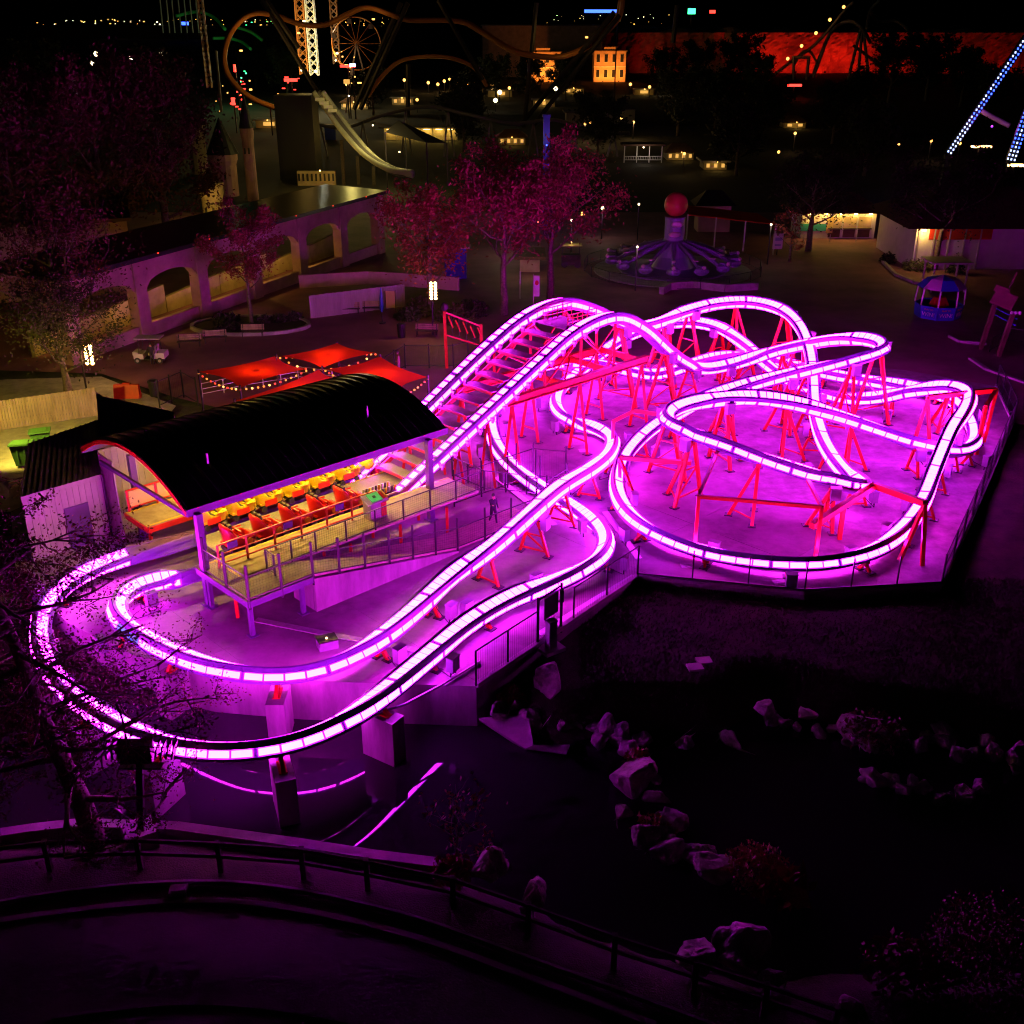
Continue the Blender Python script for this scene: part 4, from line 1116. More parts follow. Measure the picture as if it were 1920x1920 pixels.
MB().tube([Vector((e1.x + .05, e1.y - .05, 0)), Vector((e1.x + .05, e1.y - .05, 3.4))], .06, 8).build('downpipe', 'dark_steel', s1)
s2 = thing('store_room', at(260, 800, 0), 'taller shed with purple ribbed roof tucked behind the station roof', 'shed')
q = (at(196, 838, 4.2), at(326, 818, 4.2), at(325, 772, 5.0), at(188, 742, 5.0))
corr(s2, 'roof_sheet', q, 'shed_purple')
wallq(s2, q[0], q[1], 4.1, 4.1); wallq(s2, q[1], q[2], 4.1, 4.9); wallq(s2, q[0], q[3], 4.1, 4.9)
MB().bar(q[0] + Vector((-.1, 0, 0)), q[3] + Vector((-.1, 0, 0)), .2, .25).build('barge_board', 'purple_paint', s2)
s3 = thing('back_wall_panel', S(-10.5, 8.6, 0), 'tall pale vertical-sided wall under the left end of the station roof', 'wall')
wallq(s3, S(-11.2, 9.2, 0), S(-7.2, 8.9, 0), 4.4, 4.4); wallq(s3, S(-11.3, 7.4, 0), S(-11.2, 9.2, 0), 4.3, 4.3)
# timber fence of the yard, one board at a time
yf = thing('timber_fence', at(0, 800, 0), 'yellow-lit board fence of the service yard on the left', 'fence')
a, b = at(-60, 815, 0), at(186, 778, 0); n = 44; an = math.atan2((b - a).y, (b - a).x)
for i in range(n):
    p = a.lerp(b, (i + .5) / n); MB().box(p + Vector((0, 0, .95)), ((b - a).length / n - .02, .04, 1.9 + .04 * (i % 2)), an).build('board', 'fence_wood', yf)
for z in (.5, 1.5): MB().bar(a + Vector((0, .06, z)), b + Vector((0, .06, z)), .05, .1).build('fence_rail', 'fence_wood', yf)
def wheelie(px, rz_, label):
    p = at(px[0], px[1], 0); g = thing('wheelie_bin', p, label, 'bin', 'green wheelie bins in the yard'); g.rotation_euler = (0, 0, rz_)
    w0, w1, h = .42, .56, 1.35
    mb = MB().add([p + Vector(v) for v in ((-w0, -w0, .12), (w0, -w0, .12), (w0, w0, .12), (-w0, w0, .12), (-w1, -w1, h), (w1, -w1, h), (w1, w1, h), (-w1, w1, h))], [(3, 2, 1, 0), (4, 5, 6, 7), (0, 1, 5, 4), (1, 2, 6, 5), (2, 3, 7, 6), (3, 0, 4, 7)])
    mb.build('body', 'bin_green', g)
    ld = MB().box(p + Vector((0, -.03, h + .06)), (1.24, 1.24, .1), 0, Matrix.Rotation(R(-6), 3, 'X')).box(p + Vector((0, -.1, h + .13)), (.8, .7, .06)); ld.build('lid', 'bin_green', g)
    for s in (-1, 1): MB().box(p + Vector((s * .2, -w1 + .03, .75)), (.07, .08, 1.0)).build('rib', 'bin_green', g)
    MB().bar(p + Vector((-.45, .62, h - .1)), p + Vector((.45, .62, h - .1)), .06).build('handle', 'bin_green', g)
    for s in (-1, 1): MB().tube([p + Vector((s * .36, .45, .13)), p + Vector((s * .46, .45, .13))], .13, 10).build('wheel', 'seat_black', g)
wheelie((48, 872), R(12), 'green wheelie bin nearest the shed roof'); wheelie((82, 848), R(20), 'green wheelie bin behind the front one, by the board fence')
p = at(2, 900, 0); g = thing('yard_lamp', p, 'pale floodlight mast at the left picture edge in the service yard', 'lamp')
MB().tube([p, p + Vector((0, 0, 5.4))], .08, 8).lathe(p, [(.3, 0), (.3, .2)], 10).build('mast', 'galv', g)
hd_ = p + Vector((-.3, .3, 5.4)); MB().box(hd_, (.5, .3, .15)).build('lamp_head', 'galv', g); MB().box(hd_ - Vector((0, 0, .09)), (.4, .24, .02)).build('lens', 'warm_bulb', g)
lamp('yard_light', 'SPOT', hd_ - Vector((0, 0, .15)), 5200, (1, .72, .08), g, .15, at(70, 810, 0), 95, .5)
rb = random.Random(5); 
for i in range(9):
    q = at(10 + rb.uniform(-8, 30), 905 + rb.uniform(0, 40), 0); d2 = Vector((rb.uniform(-1, 1), rb.uniform(-1, 1), 0)).normalized() * rb.uniform(.5, 1.1)
    tag(MB().bar(q + Vector((0, 0, .05 + .06 * i)), q + d2 + Vector((0, 0, .1 + .06 * i)), .08, .05).build('scrap_timber', 'fence_wood'), 'length of scrap timber in the yard pile, %s from the bottom' % ('first','second','third','fourth','fifth','sixth','seventh','eighth','ninth')[i], 'timber', 'scrap timber pile')
# ------------------------------------------------------------------ people and golf cart
def person(loc, rz_, label, h=1.72, pose='walk', top='cloth_dark', legs_='cloth_dark', carry=None):
    s = h / 1.75
    V = [('pelvis', (0, 0, .95), .14), ('belly', (0, .0, 1.12), .125), ('chest', (.02, 0, 1.34), .15), ('neck', (.03, 0, 1.5), .06), ('head', (.05, 0, 1.6), .095), ('crown', (.045, 0, 1.73), .075)]
    if pose == 'walk': lg = [((.12, .09, .53), (.22, .09, .09), (.36, .09, .04)), ((-.06, -.09, .52), (-.28, -.09, .13), (-.15, -.09, .04))]; arm = [((.0, .21, 1.16), (.16, .2, .98)), ((.12, -.2, 1.18), (.3, -.1, 1.2))]
    elif pose == 'sit': lg = [((.42, .1, .93), (.44, .1, .5), (.58, .1, .46)), ((.42, -.1, .93), (.44, -.1, .5), (.58, -.1, .46))]; arm = [((.14, .22, 1.16), (.38, .16, 1.18)), ((.14, -.22, 1.16), (.38, -.16, 1.18))]
    else: lg = [((.02, .09, .5), (0, .1, .09), (.14, .1, .04)), ((.0, -.09, .5), (0, -.1, .09), (.14, -.1, .04))]; arm = [((.05, .22, 1.16), (.2, .2, 1.0)), ((.03, -.22, 1.16), (.12, -.22, .93))]
    vs = [v for _, v, _ in V]; rs = [r for _, _, r in V]; es = [(0, 1), (1, 2), (2, 3), (3, 4), (4, 5)]
    for sg, (k, a, t) in zip((1, -1), lg):
        i = len(vs); vs += [(0, sg * .09, .88), k, a, t]; rs += [.10, .07, .048, .04]; es += [(0, i), (i, i + 1), (i + 1, i + 2), (i + 2, i + 3)]
    for sg, (e, wr) in zip((1, -1), arm):
        i = len(vs); d_ = Vector(wr) - Vector(e); hand = Vector(wr) + d_.normalized() * .1
        vs += [(.02, sg * .19, 1.41), e, wr, tuple(hand)]; rs += [.062, .046, .034, .04]; es += [(2, i), (i, i + 1), (i + 1, i + 2), (i + 2, i + 3)]
    me = bpy.data.meshes.new('body_cage'); me.from_pydata([tuple(Vector(v) * s) for v in vs], es, [])
    ob = bpy.data.objects.new('body_cage', me); col.objects.link(ob)
    sk = ob.modifiers.new('s', 'SKIN'); 
    for v, r in zip(me.skin_vertices[0].data, rs): v.radius = (r * s, r * s)
    me.skin_vertices[0].data[0].use_root = True
    ob.modifiers.new('d', 'SUBSURF').levels = 1
    dg = bpy.context.evaluated_depsgraph_get(); m2 = bpy.data.meshes.new_from_object(ob.evaluated_get(dg))
    bpy.data.objects.remove(ob); 
    m2.materials.clear()
    for k in (top, legs_, 'skin', 'seat_black'): m2.materials.append(M[k])
    for p in m2.polygons:
        c = p.center / s; p.use_smooth = True
        p.material_index = 3 if (c.z < .1 and pose != 'sit') else 2 if c.z > 1.47 or (abs(c.y) > .12 and c.x > .2 and c.z > .9) else 1 if c.z < .95 else 0
    m2.name = 'body'
    root = thing('person', loc, label, 'person'); root.rotation_euler = (0, 0, rz_)
    b = bpy.data.objects.new('body', m2); col.objects.link(b); b.parent = root
    hr = MB().sphere((.03 * s, 0, 1.68 * s), .105 * s, 10, 7, (1, 1, .95)); 
    hr.v = [(x - root.location.x * 0, y, z) for x, y, z in hr.v]
    me = bpy.data.meshes.new('hair'); me.from_pydata(hr.v, [], hr.f); me.materials.append(M['seat_black']); o = bpy.data.objects.new('hair', me); col.objects.link(o); o.parent = root
    return root
pp = at(925, 983, .0); person(pp, R(-60), 'person in dark clothes walking outside the ramp fence', 1.75, 'walk')
pp = at(748, 700, 0); person(pp, R(200), 'person in a pale pink top standing by the shade sails', 1.75, 'stand', 'cloth_pink', 'cloth_pink')
p = at(284, 678, 0)
gc = thing('golf_cart', p, 'white golf cart with a flat roof parked on the plaza', 'golf cart')
MB().box(p + Vector((-.75, 0, .55)), (.75, 1.15, .4)).box(p + Vector((-1.0, 0, .75)), (.4, 1.0, .25)).build('front_cowl', 'white_paint', gc)
MB().box(p + Vector((.75, 0, .6)), (.95, 1.15, .45)).build('rear_body', 'white_paint', gc)
MB().box(p + Vector((0, 0, .32)), (2.3, 1.1, .1)).build('floor', 'black', gc)
MB().box(p + Vector((.25, 0, .72)), (.5, 1.05, .18)).box(p + Vector((.5, 0, 1.05)), (.12, 1.05, .5)).build('seat', 'pale', gc)
for x in (-.7, .75):
    for y in (-.52, .52): MB().bar(p + Vector((x, y, .7)), p + Vector((x * .9, y, 1.9)), .04).build('roof_post', 'black', gc)
MB().box(p + Vector((.05, 0, 1.93)), (2.0, 1.2, .07)).build('roof', 'pale', gc)
for x in (-.85, .85):
    for y in (-.55, .55):
        w_ = MB().tube([p + Vector((x, y - .09, .24)), p + Vector((x, y + .09, .24))], .24, 12).build('wheel', 'seat_black', gc); MB().tube([p + Vector((x, y - .1, .24)), p + Vector((x, y + .1, .24))], .12, 10).build('hub', 'galv', w_)
MB().tube([p + Vector((-.4, .25, .7)), p + Vector((-.25, .25, 1.05))], .025, 6).build('steering_column', 'black', gc)
person(at(290, 681, 0) + Vector((0, -.45, 0)), R(100), 'person in dark blue standing at the side of the golf cart', 1.72, 'stand')
# ------------------------------------------------------------------ far setting: quarry cliff and dark hills
cl = MB(); nxc, nzc = 300, 22; CY = 560
for j in range(nzc + 1):
    for i in range(nxc + 1):
        x = 30 + i * 1.4; f = j / nzc; z = -3 + 21.8 * f
        d = 4.5 * noise.noise(Vector((x * .045, z * .02, 1))) + 2.6 * noise.noise(Vector((x * .16, z * .06, 5))) + 1.3 * noise.noise(Vector((x * .5, z * .3, 9))) + .7 * noise.noise(Vector((x * 1.1, z * .9, 3)))
        cl.v.append((x, CY + 6 * f + d + (6 if j == nzc else 0), z + (2.2 * noise.noise(Vector((x * .08, 7, 0))) if j == nzc else 0)))
for j in range(nzc):
    for i in range(nxc): a = j * (nxc + 1) + i; cl.f.append((a, a + 1, a + nxc + 2, a + nxc + 1))
tag(cl.build('quarry_cliff', 'cliff_rock', None, False), kind='structure')
hl = MB(); n = 80
for i in range(n + 1):
    x = -1700 + i * 42.5; h = 14 + 5 * noise.noise(Vector((x * .004, 2, 0))) + 2.0 * noise.noise(Vector((x * .03, 4, 0)))
    hl.v += [(x, 1500, -5), (x, 1510, h)]
for i in range(n): hl.f.append((2 * i, 2 * i + 2, 2 * i + 3, 2 * i + 1))
tag(hl.build('hills', 'earth'), kind='structure')
# red floodlights at the foot of the cliff
for i, (x, e) in enumerate(((1235, 2500), (1440, 11000), (1490, 6000), (1545, 12000), (1620, 12000), (1690, 4500), (1780, 3000), (1905, 3000))):
    p = atY(x, 152, CY - 13); p.z = 1.0
    g = thing('cliff_floodlight', (p.x, p.y, 0), 'red floodlight at the foot of the cliff, %s from the left' % ('first', 'second', 'third', 'fourth', 'fifth', 'sixth', 'seventh', 'eighth')[i], 'floodlight', 'red floodlights below the cliff')
    MB().box(p, (1.0, .5, .7)).bar((p.x, p.y, 0), p, .15).build('housing', 'black', g)
    lamp('cliff_light', 'SPOT', p + Vector((0, .5, .5)), e * 1.25, (1, .012, .004), g, .5, p + Vector((0, 13, 8)), 130, .9)
# ------------------------------------------------------------------ far lamps
ORD = ['first', 'second', 'third', 'fourth', 'fifth', 'sixth', 'seventh', 'eighth', 'ninth', 'tenth', 'eleventh', 'twelfth', 'thirteenth', 'fourteenth', 'fifteenth', 'sixteenth', 'seventeenth', 'eighteenth', 'nineteenth', 'twentieth']
def far_lamps(px, z, r, mt, fmt, group, energy=0, colr=(1, .6, .2)):
    for i, (x, y) in enumerate(sorted(px)):
        p = at(x, y, z); k = p.y / 130
        g = thing('street_lamp', (p.x, p.y, 0), fmt % ORD[i], 'street lamp', group)
        MB().tube([(p.x, p.y, 0), (p.x, p.y, z)], .05 + .03 * k, 5).build('pole', 'dark_steel', g)
        MB().sphere(p, r * max(.8, k), 8, 6).build('globe', mt, g, True)
        if energy and i % 2 == 0: lamp('lamp_light', 'POINT', p - Vector((0, .6, .3)), energy, colr, g, .3)
far_lamps([(758, 150), (803, 155), (821, 158), (833, 152), (858, 158), (878, 156), (891, 152), (923, 158), (955, 165), (782, 187), (1218, 163), (1182, 158), (875, 163), (843, 149), (650, 158), (690, 153)], 3.4, .17, 'warm_far', 'warm globe lamp in the dark park beyond, %s from the left', 'warm globe lamps beyond the trees', 120)
far_lamps([(937, 173), (929, 188), (1042, 166), (1247, 160)], 3, .24, 'white_bulb', 'bright white lamp among the dark trees, %s from the left', 'white lamps beyond the trees')
far_lamps([(1097, 232), (1107, 230), (1126, 240), (1165, 222), (1188, 229)], 3.4, .15, 'warm_far', 'warm lamp along the pale flat-roofed building, %s from the left', 'lamps at the pale building', 220)
far_lamps([(1460, 285), (1491, 250), (1685, 271), (1746, 264), (1800, 269), (1283, 288)], 3.4, .17, 'warm_far', 'warm lamp in the dark right background, %s from the left', 'lamps of the right background', 70)
far_lamps([(1198, 383), (1446, 421), (963, 398), (1072, 413), (1195, 463)], 4.2, .13, 'white_bulb', 'plaza lamp on a blue pole, %s from the left', 'plaza lamps on blue poles', 45, (1, .75, .45))
far_lamps([(180, 101), (172, 119), (246, 108), (301, 103)], 9, .25, 'white_bulb', 'tall car park lamp in the far left distance, %s from the left', 'car park lamps', 500, (.8, 1, .6))
far_lamps([(272, 163), (300, 161), (165, 193)], 3, .16, 'orange_bulb', 'small orange lamp behind the left trees, %s from the left', 'orange lamps on the left')
far_lamps([(988, 351), (945, 420), (1130, 390)], 3.6, .2, 'white_bulb', 'bright lamp glowing through the pink tree crowns, %s from the left', 'lamps behind the pink trees', 90, (1, .8, .5))
# lights of the far town on the horizon: too many to count
rnd = random.Random(3)
for mt, cnt, x0, x1, y0, y1 in (('warm_far', 46, 60, 560, 36, 47), ('white_bulb', 22, 100, 560, 37, 46), ('warm_far', 18, 640, 740, 33, 50), ('white_bulb', 14, 950, 1250, 25, 42), ('warm_far', 14, 1000, 1280, 26, 46), ('green_led', 8, 440, 560, 38, 48)):
    mb = MB()
    for i in range(cnt):
        p = atY(rnd.uniform(x0, x1), rnd.uniform(y0, y1), 1450); s = rnd.uniform(.25, .8); mb.box(p, (s * 2.2 if rnd.random() < .3 else s, s, s))
    tag(mb.build('town_lights', mt), 'tiny lights of the far town along the horizon', 'lights', kind='stuff')
for mt, cnt, x0, x1, y0, y1, Y in (('red_neon', 16, 432, 470, 150, 205, 262), ('warm_far', 12, 380, 560, 150, 215, 262), ('green_led', 5, 430, 520, 130, 190, 262), ('warm_far', 10, 640, 690, 95, 160, 300), ('red_neon', 6, 530, 560, 143, 180, 255), ('warm_far', 12, 860, 1110, 330, 430, 118)):
    mb = MB()
    for i in range(cnt):
        p = atY(rnd.uniform(x0, x1), rnd.uniform(y0, y1), Y + rnd.uniform(-6, 6)); s_ = rnd.uniform(.12, .35) * Y / 260; mb.box(p, (s_ * rnd.choice((1, 1, 3)), s_, s_))
    tag(mb.build('midway_lights', mt), 'scattered small lights of the stalls between the dark trees', 'lights', kind='stuff')
def far_sign(x, y, w_, h_, Y, mt, label, cat='sign'):
    p = atY(x, y, Y); k = Y / FPX; g = thing('lit_sign', (p.x, p.y, 0), label, cat)
    MB().box(p, (w_ * k, .8, h_ * k)).build('face', mt, g); MB().bar((p.x, p.y + .8, 0), (p.x, p.y + .8, p.z), .06 * Y / 60).build('mast', 'dark_steel', g)
far_sign(1130, 21, 62, 5, 1400, 'blue_led', 'long blue light strip of a far building on the horizon')
far_sign(1297, 21, 13, 9, 1400, 'green_led', 'white-green sign glowing on the horizon')
far_sign(1336, 22, 10, 5, 1400, 'red_neon', 'small red sign on the horizon')
far_sign(347, 44, 12, 5, 1300, 'blue_led', 'small blue light on the left horizon')
far_sign(545, 150, 22, 5, 260, 'red_neon', 'red neon sign beside the foot of the drop tower')
far_sign(652, 124, 26, 4, 300, 'red_neon', 'red sign bar right of the drop tower')
far_sign(661, 122, 10, 5, 298, 'white_led', 'pale blue strip on the red sign bar')
far_sign(440, 128, 3, 12, 300, 'red_neon', 'upright red neon behind the tall loop')
far_sign(437, 190, 5, 12, 260, 'red_neon', 'red shop front low inside the tall loop')
far_sign(505, 200, 6, 4, 255, 'red_neon', 'small round red sign at the bottom of the loop')
far_sign(1158, 33, 8, 8, 290, 'blue_led', 'blue beacon on the tall coaster')
far_sign(1490, 160, 24, 4, 380, 'red_neon', 'row of red lights below the cliff')
# ------------------------------------------------------------------ far rides
def tubepath(px, Y, r, root, name, mt, dY=0):
    pts = [atY(x, y, Y + dY * i / max(1, len(px) - 1) + .018 * Y * math.sin(i * 1.15)) for i, (x, y) in enumerate(px)]; q = []
    for i in range(len(pts) - 1):
        p0, p1, p2, p3 = pts[max(0, i - 1)], pts[i], pts[i + 1], pts[min(len(pts) - 1, i + 2)]
        for k in range(6):
            t = k / 6; q.append(.5 * ((2 * p1) + (p2 - p0) * t + (2 * p0 - 5 * p1 + 4 * p2 - p3) * t * t + (3 * p1 - p0 - 3 * p2 + p3) * t ** 3))
    q.append(pts[-1]); return MB().tube(q, r, 6).build(name, mt, root, True)
def ride(name, x, Y, label, cat='ride'):
    p = atY(x, 300, Y); return thing(name, (p.x, p.y, 0), label, cat)
def strut(root, a, b, Y, r, mt='steel_far', name='support_column'):
    MB().tube([atY(a[0], a[1], Y), atY(b[0], b[1], Y)], r, 6).build(name, mt, root)
lp = ride('looping_coaster', 480, 235, 'tall steel coaster with an orange loop in the upper left background', 'roller coaster')
tubepath([(1168, 0), (1160, 35), (1128, 68), (1090, 95), (1040, 108), (965, 97), (905, 62), (860, 40), (770, 38), (735, 28), (690, 14), (655, 26), (610, 47), (560, 45), (510, 28), (468, 28), (435, 60), (421, 105), (432, 145), (470, 182), (530, 206)], 235, .5, lp, 'track', 'track_orange')
tubepath([(1162, 0), (1154, 33), (1122, 66), (1086, 92), (1040, 105), (968, 94), (908, 59), (862, 37), (772, 35), (737, 25), (690, 11), (653, 23), (608, 44), (560, 42), (512, 25), (466, 24), (431, 58), (417, 105), (428, 147), (468, 185), (528, 209)], 236, .3, lp, 'second_rail', 'track_orange')
tubepath([(690, 180), (715, 145), (750, 115), (800, 106), (850, 110), (890, 128), (912, 160)], 240, .45, lp, 'return_track', 'track_orange')
for a, b in (((765, 5), (676, 205)), ((752, 5), (664, 205)), ((822, 0), (905, 150)), ((1152, 22), (975, 235)), ((1162, 28), (1000, 235)), ((1006, 5), (982, 240)), ((490, 0), (600, 180)), ((500, 0), (560, 90)), ((765, 120), (765, 215)), ((1270, 10), (1262, 80))): strut(lp, a, b, 233, .5, 'dark_steel')
for x, y, e in ((452, 95, 1100), (470, 168, 1000), (560, 62, 500), (700, 36, 350), (1100, 70, 550)):
    p = atY(x, y, 226); MB().box(p, (.5, .4, .3)).build('track_fill_lamp', 'warm_far', lp); lamp('track_fill_light', 'POINT', p, e, (1, .6, .12), lp, .4)  # warm lights added beside the track to brighten the loop
gl = ride('green_coaster', 400, 360, 'dim green coaster arcs at the upper left', 'roller coaster')
tubepath([(330, 30), (370, 22), (400, 32), (422, 55)], 360, .5, gl, 'track', 'track_green'); tubepath([(400, 72), (430, 72), (455, 80), (470, 92)], 360, .5, gl, 'track', 'track_green'); tubepath([(440, 50), (470, 60), (492, 76)], 360, .5, gl, 'track', 'track_green')
for x in (300, 312, 322, 334, 345, 356, 367, 378): strut(gl, (x, 0), (x + 6, 62), 362, .22)
lamp('track_fill_lamp', 'POINT', atY(420, 110, 340), 2200, (.1, 1, .3), gl, 1.0)  # green light added to brighten the arcs
MB().sphere(atY(420, 112, 342), .5, 8, 6).build('floodlight', 'green_led', gl)  # bulb drawn for the added green light
# drop towers: lattice columns washed from below
def lattice(root, x, w_, Y, y0, y1, mt, name='lattice_column'):
    a, b = atY(x - w_ / 2, y1, Y), atY(x + w_ / 2, y1, Y); W_ = b.x - a.x; zt = atY(x, y0, Y).z; z = max(0, a.z)
    cs = [(a.x, Y), (b.x, Y), (b.x, Y + W_), (a.x, Y + W_)]
    for cx, cy in cs: MB().bar((cx, cy, z), (cx, cy, zt), W_ * .13).build('chord', mt, root)
    br = MB(); k = 0; zz = z
    while zz < zt - W_ * .3:
        for i in range(4):
            p, q = cs[i], cs[(i + 1) % 4]
            br.bar((p[0], p[1], zz), (q[0], q[1], zz + W_), W_ * .07); br.bar((q[0], q[1], zz), (p[0], p[1], zz + W_), W_ * .07)
        zz += W_
    br.build('bracing', mt, root)['kind'] = 'stuff'
dt = ride('drop_tower', 580, 330, 'floodlit lattice drop tower, half gold and half white, in the upper left', 'drop tower')
lattice(dt, 570, 15, 330, -60, 140, 'track_orange'); lattice(dt, 589, 15, 330, -60, 142, 'white_paint'); 
lattice(dt, 631, 12, 345, -60, 120, 'track_orange')
for x, y, e, c in ((566, 132, 26000, (1, .6, .05)), (592, 134, 30000, (.9, .9, .55)), (632, 100, 9000, (1, .6, .1)), (570, 40, 22000, (1, .62, .06)), (592, 45, 26000, (.85, .85, .6))):
    p = atY(x, y, 320); lamp('tower_floodlight', 'POINT', p, e * .22, c, dt, .5); MB().box(p, (.6, .5, .4)).build('floodlight', 'white_bulb', dt)
far_sign(650, 153, 10, 7, 300, 'far_window', 'lit kiosk window right of the drop tower', 'kiosk')
vt = ride('launch_tower', 395, 250, 'thin dim orange lattice tower left of the loop', 'tower'); lattice(vt, 392, 9, 250, -60, 165, 'track_orange'); strut(vt, (405, 95), (415, 210), 249, .3)
fw = ride('ferris_wheel', 672, 320, 'faint ferris wheel right of the drop tower', 'ferris wheel')
c = atY(668, 82, 320); Rw = 42 * 320 / FPX
ring = [c + Vector((math.cos(a) * Rw, 0, math.sin(a) * Rw)) for a in [i * math.pi / 14 for i in range(29)]]
MB().tube(ring, .18, 4).build('rim', 'track_orange', fw)
for i in range(0, 28, 2): MB().bar(c, ring[i], .1).build('spoke', 'track_orange', fw)
for i in range(0, 28, 4): MB().box(ring[i] - Vector((0, 0, .9)), (1.1, .9, 1.2)).build('gondola', 'steel_far', fw)
for s in (-1, 1): MB().bar(c, (c.x + s * 4, c.y, 0), .4).build('leg', 'steel_far', fw)
lamp('wheel_light', 'POINT', c + Vector((-5, -6, -4)), 1500, (1, .6, .2), fw, .5); MB().sphere(c + Vector((-5, -6, -4)), .2, 6, 4).build('lamp', 'warm_bulb', fw)
# coaster in front of the cliff, with a lamp-lined lift
tw = ride('timber_coaster', 1020, 215, 'dim coaster track snaking low across the middle distance', 'roller coaster')
tubepath([(560, 222), (640, 240), (720, 215), (800, 200), (880, 215), (960, 232), (1040, 225), (1110, 246), (1180, 250)], 215, .35, tw, 'track', 'steel_far')
for x, y in ((600, 232), (680, 228), (760, 206), (840, 206), (920, 224), (1000, 229), (1075, 235), (1150, 249)):
    q = atY(x, y, 215); MB().bar((q.x - 1, q.y, 0), q, .3).bar((q.x + 1, q.y, 0), q, .3).build('trestle', 'steel_far', tw)
rc = ride('cliff_coaster', 1560, 400, 'dark coaster silhouetted against the red cliff with lamps along its lift', 'roller coaster')
tubepath([(1440, 150), (1480, 118), (1530, 82), (1585, 18), (1600, 4)], 395, .5, rc, 'lift_track', 'steel_far')
for x, y in ((1477, 110), (1503, 86), (1530, 62), (1556, 37), (1582, 13)): MB().sphere(atY(x, y, 394), .55, 8, 6).build('lift_lamp', 'warm_far', rc)
tubepath([(1525, 140), (1540, 100), (1560, 58), (1590, 40), (1615, 52), (1632, 80)], 396, .6, rc, 'track', 'steel_far')
tubepath([(1632, 20), (1645, 40), (1680, 40), (1705, 60), (1712, 90)], 398, .55, rc, 'track', 'steel_far')
tubepath([(1625, 55), (1632, 20), (1650, 0)], 398, .55, rc, 'track', 'steel_far')
tubepath([(1490, 120), (1505, 97), (1520, 98), (1532, 118)], 397, .4, rc, 'track', 'steel_far')
for a, b in (((1488, 105), (1488, 150)), ((1517, 105), (1512, 150)), ((1615, 50), (1590, 150)), ((1617, 55), (1608, 150)), ((1619, 60), (1630, 150)), ((1545, 90), (1525, 145)), ((1600, 85), (1660, 130)), ((1655, 60), (1690, 125)), ((1488, 108), (1518, 108))): strut(rc, a, b, 396, .5)
# blue LED beams of the swing ride on the right
def led_beam(a, b, Y, label, rows):
    g = ride('led_beam_ride', a[0], Y, label)
    pa, pb = atY(*a, Y), atY(*b, Y); d = (pb - pa); k = max(8, int(d.length / .55)); sd = Vector((0, 1, 0)).cross(d).normalized()
    MB().bar(pa, pb, 1.1, .6, (0, 1, 0)).build('beam', 'black', g)
    for r in range(rows):
        o = sd * ((r - (rows - 1) / 2) * .52)
        for i in range(k):
            p = pa.lerp(pb, (i + .5) / k) + o + Vector((0, -.36, 0)); f = i / k
            MB().box(p, (.2, .08, .28), 0).build('led', 'white_led' if f > .74 or (r == 1 and i % 3) else 'blue_led', g)
    MB().bar(pb, (pb.x, pb.y, 0), .8).build('leg', 'black', g)
led_beam((1940, 48), (1777, 288), 170, 'long slanting beam studded with blue lights at the right edge', 2)
led_beam((1935, 185), (1893, 302), 165, 'short steep beam of blue and white lights at the right edge', 3)
far_sign(1905, 310, 26, 4, 160, 'warm_dim', 'lit counter below the blue light beams')
far_sign(1840, 275, 34, 3, 170, 'warm_dim', 'string of warm lights left of the short blue beam', 'lights')
g = ride('purple_arm', 1860, 172, 'slanting purple-lit arm between the blue light beams'); tubepath([(1836, 205), (1862, 220), (1893, 236)], 172, .4, g, 'arm', 'cloud_pink')
lamp('arm_light', 'POINT', atY(1860, 235, 168), 500, (.7, .1, 1), g, .3); MB().sphere(atY(1860, 237, 168), .2, 6, 4).build('lamp', 'violet_led', g)
# ------------------------------------------------------------------ far buildings
def house(name, x0, x1, yb, yt, depth, wallm, roofm, label, cat='building', gable=False, win=(0, 0), z=0, eave=.6, rh=1.4, winm='glass_dark', Y=None):
    a = at(x0, yb, z) if Y is None else atY(x0, yb, Y); Y_ = a.y
    a = atY(x0, yb, Y_); b = atY(x1, yb, Y_); t = atY(x0, yt, Y_); H_ = t.z - max(0, a.z * 0); W_ = b.x - a.x
    g = thing(name, ((a.x + b.x) / 2, Y_, 0), label, cat)
    MB().box(((a.x + b.x) / 2, Y_ + depth / 2, H_ / 2), (W_, depth, H_)).build('wall', wallm, g)
    if gable:
        mb = MB(); x_, y_, z_ = (a.x + b.x) / 2, Y_, H_
        mb.add([(a.x - eave, y_ - eave, z_), (b.x + eave, y_ - eave, z_), (b.x + eave, y_ + depth + eave, z_), (a.x - eave, y_ + depth + eave, z_), (a.x + W_ * .25, y_ + depth / 2, z_ + rh), (b.x - W_ * .25, y_ + depth / 2, z_ + rh)], [(0, 1, 5, 4), (1, 2, 5), (2, 3, 4, 5), (3, 0, 4), (3, 2, 1, 0)])
        mb.build('roof', roofm, g)
    else: MB().box(((a.x + b.x) / 2, Y_ + depth / 2, H_ + .15), (W_ + 2 * eave, depth + 2 * eave, .3)).build('roof', roofm, g)
    cx, cz = win
    for i in range(cx):
        for j in range(cz):
            wx = a.x + W_ * (i + .5) / cx; wz = H_ * (j + .55) / cz; ww, wh = W_ / cx * .42, H_ / cz * .5
            f = MB().box((wx, Y_ - .05, wz), (ww + .16, .1, wh + .16)).build('window', 'pale', g); MB().box((wx, Y_ - .11, wz), (ww, .04, wh)).build('pane', winm, f)
    return g, a, b, H_, Y_
wh = house('warehouse', 905, 1128, 128, 48, 30, 'stucco', 'roof_metal', 'huge plain dark warehouse behind the orange-lit facades', 'warehouse', Y=520)
